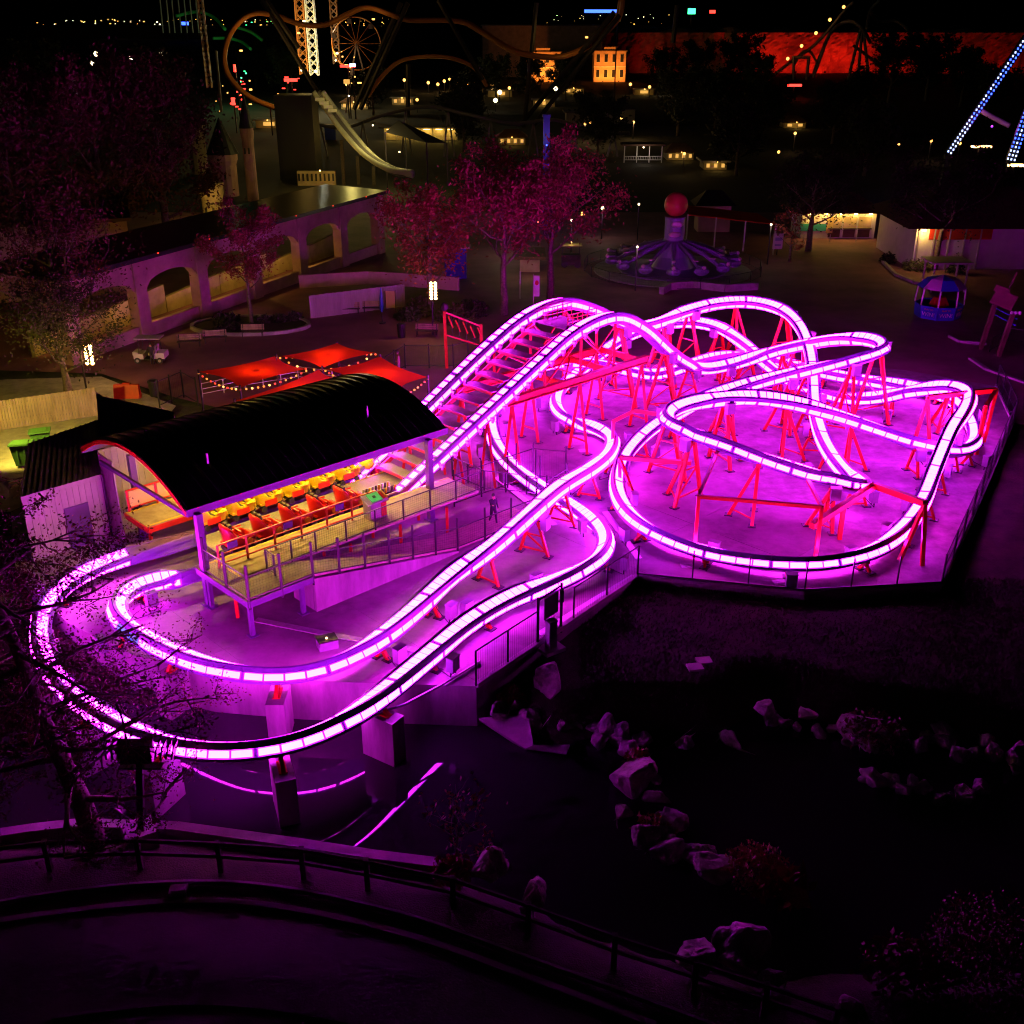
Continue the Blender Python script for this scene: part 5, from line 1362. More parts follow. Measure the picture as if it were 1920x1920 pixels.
for x0, x1, yt, e, lb in ((985, 1050, 98, 13000, 'orange-lit historic facade, left one, behind the dark trees'), (1113, 1172, 96, 11000, 'orange-lit historic facade, right one, next to the red cliff')):
    g, a, b, H_, Y_ = house('old_facade', x0, x1, 152, yt, 10, 'brick_orange', 'brown_roof', lb, win=(4, 2), Y=480)
    MB().box(((a.x + b.x) / 2, Y_, H_ + .8), ((b.x - a.x) * .4, .6, 1.6)).build('pediment', 'brick_orange', g)
    MB().box(((a.x + b.x) / 2, Y_ - .15, H_ * .5), (b.x - a.x + .3, .3, .25)).build('cornice', 'pale', g)
    for f in (.25, .75):
        p = Vector((a.x + (b.x - a.x) * f, Y_ - 7, .6)); MB().box(p, (.5, .4, .4)).build('floodlight', 'black', g); lamp('facade_light', 'SPOT', p + Vector((0, 0, .3)), e, (1, .30, .04), g, .3, p + Vector((0, 7, 6)), 130, .7)
house('pale_hall', 1112, 1190, 232, 205, 10, 'pale', 'brown_roof', 'pale flat-roofed hall in the middle distance', gable=True, rh=1.2)
house('annex', 1062, 1112, 236, 212, 8, 'siding', 'steel_far', 'low annex left of the pale hall')
# long lit pavilion
g, a, b, H_, Y_ = house('long_pavilion', 722, 858, 262, 240, .5, 'stone_wall', 'steel_far', 'long open pavilion glowing yellow inside, left of centre', 'pavilion', eave=1.2)
for i in range(6): p = Vector((a.x + (b.x - a.x) * (i + .5) / 6, Y_ - 1.0, H_ - .2)); MB().box(p, (1.4, .2, .1)).build('tube_lamp', 'warm_dim', g); lamp('pavilion_light', 'POINT', p - Vector((0, .2, .3)), 110, (1, .7, .12), g, .3)
for i in range(7): x = a.x + (b.x - a.x) * i / 6; MB().bar((x, Y_ - 1.2, 0), (x, Y_ - 1.2, H_), .2).build('column', 'pale', g)
for i, z in enumerate((.6, 1.1)): MB().bar((a.x, Y_ - 1.25, z), (b.x, Y_ - 1.25, z), .08).build('rail', 'pale', g)
tn = ride('tent_canopy', 780, 170, 'dark peaked canopy in front of the yellow pavilion', 'canopy')
pk = atY(747, 225, 172); cs = [atY(x, y, Y) for x, y, Y in ((722, 248, 168), (800, 268, 165), (838, 268, 175), (760, 250, 180))]
MB().add([pk] + cs, [(0, 1, 2), (0, 2, 3), (0, 3, 4), (0, 4, 1)]).build('canvas', 'cloth_dark', tn)
for q in cs: MB().bar((q.x, q.y, 0), q, .2).build('post', 'dark_steel', tn)
# yellow-lit chute with its black tower
fl_ = ride('splash_chute', 640, 170, 'curving yellow-lit chute sweeping down from a dark tower', 'ride')
for off, nm in ((0, 'left_rail'), (17, 'right_rail')):
    tubepath([(588 + off, 172), (612 + off, 205), (645 + off, 250), (685 + off * .8, 292), (730 + off * .6, 318), (775, 324 + off * .3)], 178, .42, fl_, nm, 'pale', -18)
tubepath([(596, 173), (620, 206), (653, 251), (692, 293), (735, 319), (775, 326)], 178.4, .6, fl_, 'trough', 'steel_far', -18)
MB().box(atY(560, 250, 186) - Vector((0, 0, 5)), (6, 6, 22)).build('tower', 'black', fl_); 
for k in range(4): MB().box(atY(600 + k * 8, 186 + k * 7, 175), (1.4, .6, .5)).build('boat_step', 'pale', fl_)
for x, y in ((620, 190), (665, 245), (715, 295)):
    p = atY(x + 34, y - 10, 166); MB().sphere(p, .12, 6, 4).build('lamp', 'white_bulb', fl_); lamp('chute_light', 'POINT', p, 800, (1, .8, .2), fl_, .3)
for x, y in ((640, 262), (670, 292), (700, 312)): 
    q = atY(x, y, 176); MB().bar((q.x, q.y, 0), q, .5).build('leg', 'dark_wood', fl_)
stalls = [(735, 775, 196, 184), (872, 905, 178, 168), (915, 960, 182, 170), (1000, 1040, 200, 188), (1055, 1095, 176, 166), (1190, 1225, 178, 168), (935, 985, 272, 258), (1250, 1300, 300, 286), (1320, 1362, 318, 304), (1470, 1510, 240, 230), (640, 690, 205, 192), (480, 530, 240, 226)]
for i, (x0, x1, yb, yt) in enumerate(sorted(stalls)):
    g, a, b, H_, Y_ = house('park_stall', x0, x1, yb, yt, 5, 'stone_wall', 'brown_roof' if i % 2 else 'steel_far', 'small lit park stall in the dark middle distance, %s from the left' % ORD[i], 'stall', gable=bool(i % 2), win=(1 + (i * 7) % 4, 1), winm='far_window', rh=1.5)
    g['group'] = 'small stalls beyond the trees'
    p = Vector(((a.x + b.x) / 2, Y_ - 1.5, H_ + .2)); MB().sphere(p, .12 * Y_ / 200, 6, 4).build('lamp', 'warm_far', g); lamp('stall_light', 'POINT', p - Vector((0, .3, .4)), 60 * (Y_ / 250), (1, .6, .12), g, .2)
# gazebo with white balustrade
gz = ride('balustraded_porch', 1205, 150, 'white balustraded porch in the middle distance', 'porch')
a, b = at(1170, 305, 0), at(1240, 305, 0)
for i in range(4): x = a.x + (b.x - a.x) * i / 3; MB().bar((x, a.y, 0), (x, a.y, 2.9), .16).build('post', 'white_paint', gz)
for z in (.5, 1.1): MB().bar((a.x, a.y, z), (b.x, a.y, z), .1).build('rail', 'white_paint', gz)
bal = MB()
for i in range(22): x = a.x + (b.x - a.x) * (i + .5) / 22; bal.bar((x, a.y, .5), (x, a.y, 1.1), .06)
bal.build('balusters', 'white_paint', gz)['kind'] = 'stuff'
MB().box(((a.x + b.x) / 2, a.y + 1.5, 3.1), (b.x - a.x + 1, 4, .3)).build('roof', 'brown_roof', gz); lamp('porch_light', 'POINT', ((a.x + b.x) / 2, a.y - 2, 2.4), 90, (1, .8, .6), gz, .2); MB().sphere(((a.x + b.x) / 2, a.y - .3, 2.7), .15, 6, 4).build('lamp', 'white_bulb', gz)
# ------------------------------------------------------------------ castle turrets
ca = thing('castle', (atY(410, 400, 150).x, 150, 0), 'mock castle with round turrets behind the viaduct roof', 'castle')
def turret(x, w_, yt, yb, Y, mt, cone=0, cren=True):
    p = atY(x, yt, Y); r = w_ / 2 * Y / FPX; z = p.z
    MB().lathe((p.x, p.y, 0), [(r * .86, 0), (r * .86, z - 1.6), (r, z - .9), (r, z)], 16).build('turret', mt, ca, False)
    if cren:
        for i in range(8):
            an = i * math.pi / 4; MB().box((p.x + math.cos(an) * r * .88, p.y + math.sin(an) * r * .88, z + .25), (r * .35, r * .35, .5), an).build('merlon', mt, ca)
    if cone: MB().lathe((p.x, p.y, z), [(r * 1.1, 0), (.05, cone)], 16).build('cone_roof', 'black', ca)
    for k in (-.35, .25): MB().box((p.x + r * k, p.y - r * .84, z - 3), (.25, .3, .8)).build('slit_window', 'black', ca)
turret(395, 44, 350, 410, 150, 'stone_wall'); turret(417, 52, 288, 340, 165, 'stucco', 5.0, False); turret(462, 24, 240, 330, 160, 'stucco', 4.5, False); turret(365, 34, 228, 300, 190, 'stone_wall')
a, b = atY(415, 388, 148), atY(475, 384, 150); MB().box(((a.x + b.x) / 2, 149, a.z / 2), (b.x - a.x, .8, a.z)).build('curtain_wall', 'stone_wall', ca)
a, b = atY(555, 322, 175), atY(632, 312, 178); MB().box(((a.x + b.x) / 2, 176, a.z / 2), (b.x - a.x, .8, a.z)).build('curtain_wall', 'stone_wall', ca)
for i in range(9): x = a.x + (b.x - a.x) * (i + .5) / 9; MB().box((x, 175.5, a.z - .9), (.28, .2, 1.1)).build('arrow_slot', 'black', ca)
for x, y, Y, e in ((385, 405, 143, 520), (440, 392, 143, 420), (600, 320, 168, 800)): p = atY(x, y, Y); lamp('castle_light', 'POINT', p, e, (1, .62, .1), ca, .3); MB().sphere(p, .12, 6, 4).build('lamp', 'warm_dim', ca)
# ------------------------------------------------------------------ spinning balloon-arm ride
C0 = at(1260, 508, 0); sr = thing('spinning_arm_ride', C0, 'purple spinning ride with many arms and a red ball on top', 'ride')
tp_ = atY(1258, 405, C0.y); zt = tp_.z; rr = 18 * C0.y / FPX * 1.03
MB().lathe(C0, [(5.6, 0), (5.6, .25), (2.2, .5), (1.6, 1.6), (1.4, zt - 2.6)], 24).build('base', 'ride_purple', sr)
MB().lathe(C0 + Vector((0, 0, zt - 2.6)), [(rr * 1.25, 0), (rr * 1.0, .3), (rr, 2.4), (rr * 1.08, 2.6)], 20).build('tower_drum', 'ride_purple', sr)
for k in (-1, 1): MB().sphere(C0 + Vector((.1 * k, -rr * .96, zt - 1.2 + .5 * k)), .55, 10, 6, (1.2, .25, .55)).build('cloud_emblem', 'cloud_pink', sr, True)
MB().sphere(C0 + Vector((0, 0, zt + 1.15)), 1.22, 20, 14).build('top_ball', 'ball_red', sr, True)
for i in range(14):
    an = i * 2 * math.pi / 14 + .1; d = Vector((math.cos(an), math.sin(an), 0)); t0 = C0 + d * 1.2 + Vector((0, 0, zt - 2.6)); t1 = C0 + d * 6.4 + Vector((0, 0, 1.15))
    ar = MB().tube([t0, t0.lerp(t1, .5) + Vector((0, 0, .25)), t1], [.26, .24, .18], 6).build('arm', 'ride_purple', sr)
    v = MB().sphere(t1 + Vector((0, 0, .1)), .75, 10, 6, (1, .75, .6)); v.box(t1 + Vector((0, 0, .5)), (.7, .5, .3), an); vo = v.build('gondola', 'ride_purple', sr)
    MB().sphere(t1 + d * .5 + Vector((0, 0, .55)), .22, 8, 5).build('gondola_figure', 'cloud_pink', vo)
    MB().box(t0.lerp(t1, .7) + Vector((0, 0, .3)), (.9, .35, .12), an).build('arm_panel', 'cloud_pink', ar)
MB().lathe(C0, [(8.2, 0), (8.2, .12), (7.9, .12)], 36).build('platform', 'kerb_concrete', sr)
fr = [C0 + Vector((math.cos(a) * 9.2, math.sin(a) * 8.6, 0)) for a in [i * math.pi / 9 for i in range(19)]]
railing('ride_fence', fr, 'dark fence circling the spinning ride', 1.1, 2.6, True, .07, mt='black', rails=(1, .1), cat='fence', wire=.3)
cv = thing('curved_bench_wall', at(1285, 560, 0), 'low curved pale seat wall right behind the coaster', 'wall')
tp2 = [at(x, y, .35) for x, y in ((1240, 545), (1255, 536), (1300, 533), (1360, 540), (1420, 536))]
mb = MB()
for p, q in zip(tp2, tp2[1:]): mb.bar(p, q, .5, .7)
mb.build('wall_run', 'kerb_concrete', cv)
# canopy and hut behind the spinning ride
cn = thing('flat_canopy', at(1370, 470, 0), 'flat brown canopy on slim posts behind the spinning ride', 'canopy')
q = [at(1290, 402, 3.4), at(1455, 420, 3.4), at(1420, 400, 3.6), at(1290, 385, 3.6)]
MB().slab(q, .12).build('roof', 'canvas_red', cn)
for i in range(4): p = q[0].lerp(q[1], i / 3); MB().bar((p.x, p.y, 0), p, .14).build('post', 'pale', cn)
house('gabled_hut', 1310, 1370, 405, 385, 3, 'stucco', 'roof_metal', 'small pink gabled hut behind the flat canopy', 'hut', gable=True, Y=135, rh=1.6)
# ------------------------------------------------------------------ yellow kiosk
g, a, b, H_, Y_ = house('food_kiosk', 1500, 1638, 447, 398, 5, 'pale', 'brown_roof', 'bright yellow-lit food kiosk with teal band and brown hipped roof', 'kiosk', gable=True, eave=1.1, rh=2.0)
MB().box(((a.x + b.x) / 2 - 3.0, Y_ - .06, 1.3), (3.2, .1, .8)).build('teal_band', 'teal', g)
for i in range(3):
    x = a.x + (b.x - a.x) * (.45 + .2 * i); o = MB().box((x, Y_ - .08, 1.9), (1.5, .1, 1.3)).build('serving_hatch', 'stone_wall', g); MB().box((x, Y_ - .3, 1.2), (1.6, .5, .08)).build('counter', 'dark_wood', o); MB().box((x, Y_ - .06, .6), (1.4, .08, .9)).build('counter_front', 'brown_roof', o)
MB().box((a.x + (b.x - a.x) * .38, Y_ - .12, 1.6), (.8, .06, 1.9)).build('menu_board', 'cardboard', g)
for i in range(5): x = a.x + (b.x - a.x) * (.1 + .2 * i); MB().box((x, Y_ - .5, H_ - .1), (.35, .2, .1)).build('eave_lamp', 'warm_bulb', g); lamp('eave_light', 'POINT', (x, Y_ - .75, H_ - .3), 42, (1, .62, .09), g, .12)
for i in range(3): MB().bar((a.x - .2 + i * 3.1, Y_ - 2.4, 0), (a.x - .2 + i * 3.1, Y_ - 2.4, .9), .08).build('queue_post', 'galv', g)
# white building with brown roof at the right
g, a, b, H_, Y_ = house('white_building', 1708, 1990, 505, 425, 12, 'pale', 'brown_roof', 'white-walled building with a deep brown roof at the right edge', gable=True, eave=1.4, rh=3.2)
MB().box((a.x + 4.6, Y_ - .05, H_ - .7), (6.5, .1, 1.2)).build('red_fascia', 'canvas_red', g)
for i in range(5): MB().bar((a.x + .3 + i * 1.6, Y_ - .04, 0), (a.x + .3 + i * 1.6, Y_ - .04, H_), .16).build('pilaster', 'siding', g)
MB().box((a.x + .6, Y_ - .4, H_ - .3), (.4, .2, .12)).build('wall_lamp', 'warm_bulb', g); lamp('wall_light', 'POINT', (a.x + .6, Y_ - .9, H_ - .5), 160, (1, .6, .15), g, .15)
bush('hedge_bush', at(1720, 505, 0), 'round green bush below the right-hand lantern', None, 301, 1.6, 1.2, 700, .16, 'leaf_b'); bush('hedge_bush', at(1790, 512, 0), 'small fir-like bush against the white wall', None, 302, .9, 1.9, 500, .14, 'leaf_c'); bush('hedge_bush', at(1664, 492, 0), 'dark clipped bush left of the right-hand lantern', None, 303, .9, 1.1, 400, .14, 'leaf_c')
kb = MB(); kp = [at(x, y, .1) for x, y in ((1655, 490), (1680, 515), (1715, 530), (1760, 535))]
for p, q in zip(kp, kp[1:]): kb.bar(p, q, .3, .3)
tag(kb.build('bed_kerb', 'kerb_concrete'), 'curved kerb of the bed below the right-hand lantern', 'kerb')
# ------------------------------------------------------------------ game booth
bp = at(1757, 592, 0); gb = thing('game_booth', bp, 'octagonal blue game booth with domed canopy and WIN lettering', 'booth')
def octo(r, z): return [bp + Vector((math.cos(R(22.5 + 45 * i)) * r, math.sin(R(22.5 + 45 * i)) * r, z)) for i in range(8)]
o0, o1 = octo(1.95, 0), octo(2.05, 1.15)
for i in range(8):
    j = (i + 1) % 8; MB().add([o0[i], o0[j], o1[j], o1[i], o0[i] * .97 + bp * .03, o0[j] * .97 + bp * .03, o1[j] * .97 + bp * .03, o1[i] * .97 + bp * .03], [(0, 1, 2, 3), (7, 6, 5, 4), (3, 2, 6, 7)]).build('counter_panel', 'blue_paint', gb)
    MB().bar(o1[i], octo(1.95, 2.6)[i], .1).build('canopy_post', 'white_paint', gb)
    t0, t1 = octo(2.1, 2.6), octo(1.3, 3.35); tp3 = bp + Vector((0, 0, 3.65))
    MB().add([t0[i], t0[j], t1[j], t1[i], tp3], [(0, 1, 2, 3), (3, 2, 4)]).build('canopy_gore', 'blue_paint' if i % 2 else 'cloud_pink', gb)
MB().lathe(bp, [(.6, 0), (.6, .9), (.9, 1.0), (.5, 1.7)], 10).build('prize_stand', 'canvas_red', gb)
def lettering(txt, loc, size, rz_, root, mt, name='lettering', tilt=90, ext=.01):
    cu = bpy.data.curves.new(name, 'FONT'); cu.body = txt; cu.size = size; cu.extrude = ext; cu.align_x = 'CENTER'; cu.align_y = 'CENTER'
    o = bpy.data.objects.new(name, cu); col.objects.link(o); dg = bpy.context.evaluated_depsgraph_get()
    me = bpy.data.meshes.new_from_object(o.evaluated_get(dg)); bpy.data.objects.remove(o); bpy.data.curves.remove(cu)
    me.materials.append(M[mt]); me.name = name
    ob = bpy.data.objects.new(name, me); col.objects.link(ob); ob.parent = root; ob.location = Vector(loc) - parent_world(root); ob.rotation_euler = (R(tilt), 0, rz_); return ob
for i in (4, 5, 6):
    j = (i + 1) % 8; c = (o0[i] + o0[j] + o1[i] + o1[j]) / 4; d = Vector((c.x - bp.x, c.y - bp.y, 0)).normalized()
    lettering('WIN!', c + d * .06 - Vector((0, 0, .12)), .5, math.atan2(d.y, d.x) + R(90), gb, 'white_paint')
    lettering('PLAY TO', c + d * .06 + Vector((0, 0, .3)), .2, math.atan2(d.y, d.x) + R(90), gb, 'yellow_paint')
pg = thing('pergola', at(1780, 545, 0), 'pale open pergola behind the game booth', 'pergola')
a = at(1745, 548, 0)
for dx in (0, 3.2):
    for dy in (0, 2.5): MB().bar(a + Vector((dx, dy, 0)), a + Vector((dx, dy, 2.7)), .14).build('post', 'pale', pg)
MB().box(a + Vector((1.6, 1.25, 2.8)), (4.0, 3.2, .14)).build('roof', 'pale', pg); MB().box(a + Vector((1.6, 1.25, .5)), (2.6, 1.6, 1.0)).build('counter', 'siding', pg)
# ------------------------------------------------------------------ ride entrance sign on the right
q0, q1 = at(1838, 655, 0), at(1872, 668, 0)
e2 = thing('ride_gateway_sign', q0, 'orange-posted gateway sign with red shapes and blue bars at the right', 'sign')
for q in (q0, q1): MB().bar(q, q + Vector((.5, 0, 3.6)), .3).build('post', 'brown_roof', e2)
m0 = q0 + Vector((.5, 0, 3.7)); m1 = q1 + Vector((.5, 0, 3.7)); mm = m0.lerp(m1, .4)
bd = MB().box(mm + Vector((0, 0, .5)), (1.7, .2, 1.2), R(-20), Matrix.Rotation(R(18), 3, 'Y')).box(mm + Vector((-.3, 0, 1.25)), (1.1, .2, .5), R(-20), Matrix.Rotation(R(18), 3, 'Y')); bd.build('red_shape', 'brown_roof', e2)
MB().bar(mm + Vector((.2, 0, 1.2)), mm + Vector((.6, 0, 2.6)), .12).build('red_spike', 'brown_roof', e2)
for k in range(2): MB().bar(m0 + Vector((.1, -.15, -.35 - .5 * k)), m1 + Vector((.3, -.15, -.7 - .5 * k)), .09).build('blue_bar', 'blue_paint', e2)
for k in range(3): MB().sphere(m1 + Vector((-.2 + .3 * k, -.2, -.2)), .14, 8, 6).build('white_disc', 'white_paint', e2)
railing('queue_railing', [at(1855, 660, 0), at(1890, 640, 0), at(1960, 650, 0)], 'dark queue railing behind the gateway sign', 1.1, 1.8, False, .06, cat='railing')
kb = MB(); kp = [at(x, y, .08) for x, y in ((1780, 630), (1800, 640), (1850, 645))]
for p, q in zip(kp, kp[1:]): kb.bar(p, q, .25, .2)
tag(kb.build('plaza_kerb', 'kerb_concrete'), 'pale kerb in front of the gateway sign', 'kerb')
kb = MB(); kp = [at(x, y, .06) for x, y in ((1820, 672), (1850, 692), (1925, 718))]
for p, q in zip(kp, kp[1:]): kb.bar(p, q, .35, .15)
tag(kb.build('plaza_kerb', 'kerb_concrete'), 'pale curved kerb at the right edge beyond the pad', 'kerb')
# banner and sign boards on the plaza
for (x, y, h, mt, lb) in ((1000, 575, 3.0, 'white_paint', 'tall white banner pole behind the lift crest'), (975, 560, 2.6, 'pale', 'thin pale flagpole left of the banner')):
    p = at(x, y, 0); g = thing('banner', p, lb, 'banner'); MB().tube([p, p + Vector((0, 0, h))], .04, 6).build('pole', 'pale', g)
    if mt == 'white_paint': MB().box(p + Vector((.3, 0, h - 1.1)), (.5, .04, 1.9)).build('cloth', mt, g); MB().sphere(p + Vector((.3, -.03, h - .8)), .18, 8, 5, (1, .2, 1.3)).build('emblem', 'red_paint', g)
p = at(1456, 478, 0); g = thing('poster_stand', p, 'pink poster stand left of the small leafless tree', 'sign')
MB().box(p + Vector((0, 0, 1.5)), (1.1, .08, 1.7)).build('poster', 'cloud_pink', g); MB().bar(p, p + Vector((0, .05, 2.3)), .1).build('post', 'dark_steel', g); MB().box(p + Vector((0, -.05, 1.75)), (.8, .02, .35)).build('print_block', 'ride_purple', g); MB().box(p + Vector((0, -.05, 1.1)), (.7, .02, .18)).build('print_block', 'ride_purple', g)
p = at(1070, 500, 0); g = thing('food_cart', p, 'dark food cart with a small yellow-lit canopy behind the pink trees', 'cart')
MB().box(p + Vector((0, 0, .8)), (2.0, 1.2, 1.0)).build('body', 'dark_wood', g); MB().box(p + Vector((0, 0, 2.3)), (2.3, 1.5, .12)).build('canopy', 'stone_wall', g)
for s in (-1, 1): MB().bar(p + Vector((s * .9, 0, 1.2)), p + Vector((s * .9, 0, 2.3)), .06).build('post', 'black', g); MB().tube([p + Vector((s * .7, -.65, .35)), p + Vector((s * .7, -.55, .35))], .35, 12).build('wheel', 'seat_black', g)
lamp('cart_light', 'POINT', p + Vector((0, -.8, 2.9)), 30, (1, .75, .2), g, .1); MB().sphere(p + Vector((0, -.3, 2.6)), .08, 6, 4).build('lamp', 'warm_dim', g)
house('stone_booth', 975, 1012, 515, 485, 4, 'stone_wall', 'brown_roof', 'small stone-walled booth between the pink tree trunks', 'booth', Y=112)
lamp('booth_light', 'POINT', atY(995, 480, 109), 60, (1, .8, .3), bpy.data.objects['stone_booth'], .1)
for x, y, mt, lb in ((855, 520, 'blue_paint', 'blue vending cabinet behind the left pink tree'), (620, 262, 'blue_paint', 'blue post sign far left of centre')):
    p = at(x, y, 0); g = thing('vending_cabinet', p, lb, 'cabinet'); MB().box(p + Vector((0, 0, 1.5)), (2.2, 1.2, 3.0)).build('body', mt, g); MB().box(p + Vector((0, 0, 3.1)), (3.0, 1.8, .15)).build('top', 'pale', g)
p = atY(1025, 290, 140); g = thing('blue_mast', (p.x, p.y, 0), 'tall bright blue mast rising above the pink trees', 'mast'); MB().bar((p.x, p.y, 0), atY(1025, 218, 140), .8).build('shaft', 'blue_paint', g); MB().box(atY(1025, 217, 140), (1.0, 1.0, .3)).build('cap', 'blue_paint', g); lamp('mast_light', 'POINT', atY(1025, 270, 136), 90, (.2, .3, 1), g, .2)
MB().sphere(atY(1025, 272, 136.5), .1, 6, 4).build('lamp', 'blue_led', g)
# far-left car park: pale retaining wall and parked lorry
g = thing('car_park_wall', atY(70, 140, 330), 'long pale wall of the far left car park', 'wall'); a, b = atY(-40, 150, 330), atY(140, 150, 330); MB().box(((a.x + b.x) / 2, 330, 4.2), (b.x - a.x, 1, 8.4)).build('wall_face', 'pale', g); MB().box(((a.x + b.x) / 2, 330, 8.5), (b.x - a.x + 1, 1.6, .3)).build('coping', 'pale', g)
g = thing('parked_lorry', at(200, 158, 0), 'pale lorry parked in the far left car park', 'lorry'); p = at(205, 158, 0)
MB().box(p + Vector((0, 0, 2.2)), (9, 3, 3)).build('box_body', 'pale', g); MB().box(p + Vector((5.6, 0, 1.6)), (2, 2.8, 2.4)).build('cab', 'white_paint', g)
for dx in (-3, -1.5, 5.4): MB().tube([p + Vector((dx, -1.6, .5)), p + Vector((dx, -1.2, .5))], .5, 10).build('wheel', 'seat_black', g)
# ------------------------------------------------------------------ dark background trees (copies of three prototypes)
protoT = []
for k in range(3):
    r_ = tree('dark_tree', (0, 0, 0), 'dark tree', 'dark trees of the park beyond', 400 + k, 13, 6.0, 4200, .42, 'leaf_c', .4, limbs=12, first=.25)
    protoT.append(r_)
spots = [(1240, 175, 1.0), (1305, 172, 1.1), (1385, 168, 1.3), (1420, 190, .9), (1665, 196, 1.35), (1735, 190, 1.3), (1610, 215, .75), (1800, 200, 1.05), (1340, 240, .9), (1430, 265, .8), (1270, 255, .9), (1560, 270, .8), (1850, 225, .9), (990, 190, .9), (930, 185, .9), (880, 215, .8), (1060, 190, .9), (700, 215, .8), (480, 165, 1.1), (540, 185, 1.0), (80, 230, 1.3), (300, 250, 1.2), (870, 285, .8), (1120, 300, .8), (1380, 330, .8), (1620, 330, .75), (1850, 440, .6)]
for i, (x, y, s) in enumerate(spots):
    p = at(x, y, 0); p.z = -.2
    near = ['left part of the dark wood', 'dark wood in the centre', 'wood below the red cliff', 'dark right-hand wood'][0 if x < 600 else 1 if x < 1200 else 2 if x < 1640 else 3]
    lb = 'dark tree of the %s, %s from the left edge' % (near, ORD[sorted([q for q in spots if (0 if q[0] < 600 else 1 if q[0] < 1200 else 2 if q[0] < 1640 else 3) == (0 if x < 600 else 1 if x < 1200 else 2 if x < 1640 else 3)]).index((x, y, s))])
    if i < 3: o = protoT[i]; o.location = p; o.scale = (s,) * 3; o.rotation_euler = (0, 0, i * 1.3); o['label'] = lb
    else: dup(protoT[i % 3], p, i * 1.7, lb, s)
# ------------------------------------------------------------------ foreground: pond edge, rocks, fence, lane, big cypress
def rock(name, p, size, seed, label, flat=.8, mt='rock', group=None):
    """angular boulder: hull of random points, cut finer and roughened"""
    rnd = random.Random(seed); o = Vector((seed * 3.1, seed * 1.7, 0)); bm = bmesh.new()
    sx, sy = rnd.uniform(.8, 1.25), rnd.uniform(.65, 1.0)
    for i in range(16):
        v = Vector((rnd.gauss(0, 1), rnd.gauss(0, 1), rnd.gauss(0, 1))).normalized() * rnd.uniform(.82, 1.12)
        bm.verts.new((v.x * sx * size, v.y * sy * size, v.z * flat * size))
    r = bmesh.ops.convex_hull(bm, input=bm.verts)
    bmesh.ops.delete(bm, geom=[g for g in r['geom_interior'] if isinstance(g, bmesh.types.BMVert)], context='VERTS')
    bmesh.ops.bevel(bm, geom=list(bm.edges), offset=.07 * size, segments=1, affect='EDGES')
    bmesh.ops.triangulate(bm, faces=bm.faces)
    for k in range(2):
        bmesh.ops.subdivide_edges(bm, edges=[e for e in bm.edges if e.calc_length() > .22 * size], cuts=1)
        bmesh.ops.triangulate(bm, faces=bm.faces)
    for v in bm.verts:
        d = v.co.normalized(); c = v.co / size
        v.co += d * size * (.10 * noise.noise(c * 2.2 + o) + .06 * noise.noise(c * 5.5 + o) + .03 * noise.noise(c * 13 + o))
    bmesh.ops.recalc_face_normals(bm, faces=bm.faces)
    me = bpy.data.meshes.new(name); bm.to_mesh(me); bm.free(); me.materials.append(M[mt])
    ob = bpy.data.objects.new(name, me); col.objects.link(ob); ob.location = Vector(p); ob.rotation_euler = (0, 0, rnd.uniform(0, 6))
    return tag(ob, label, 'rock', group)
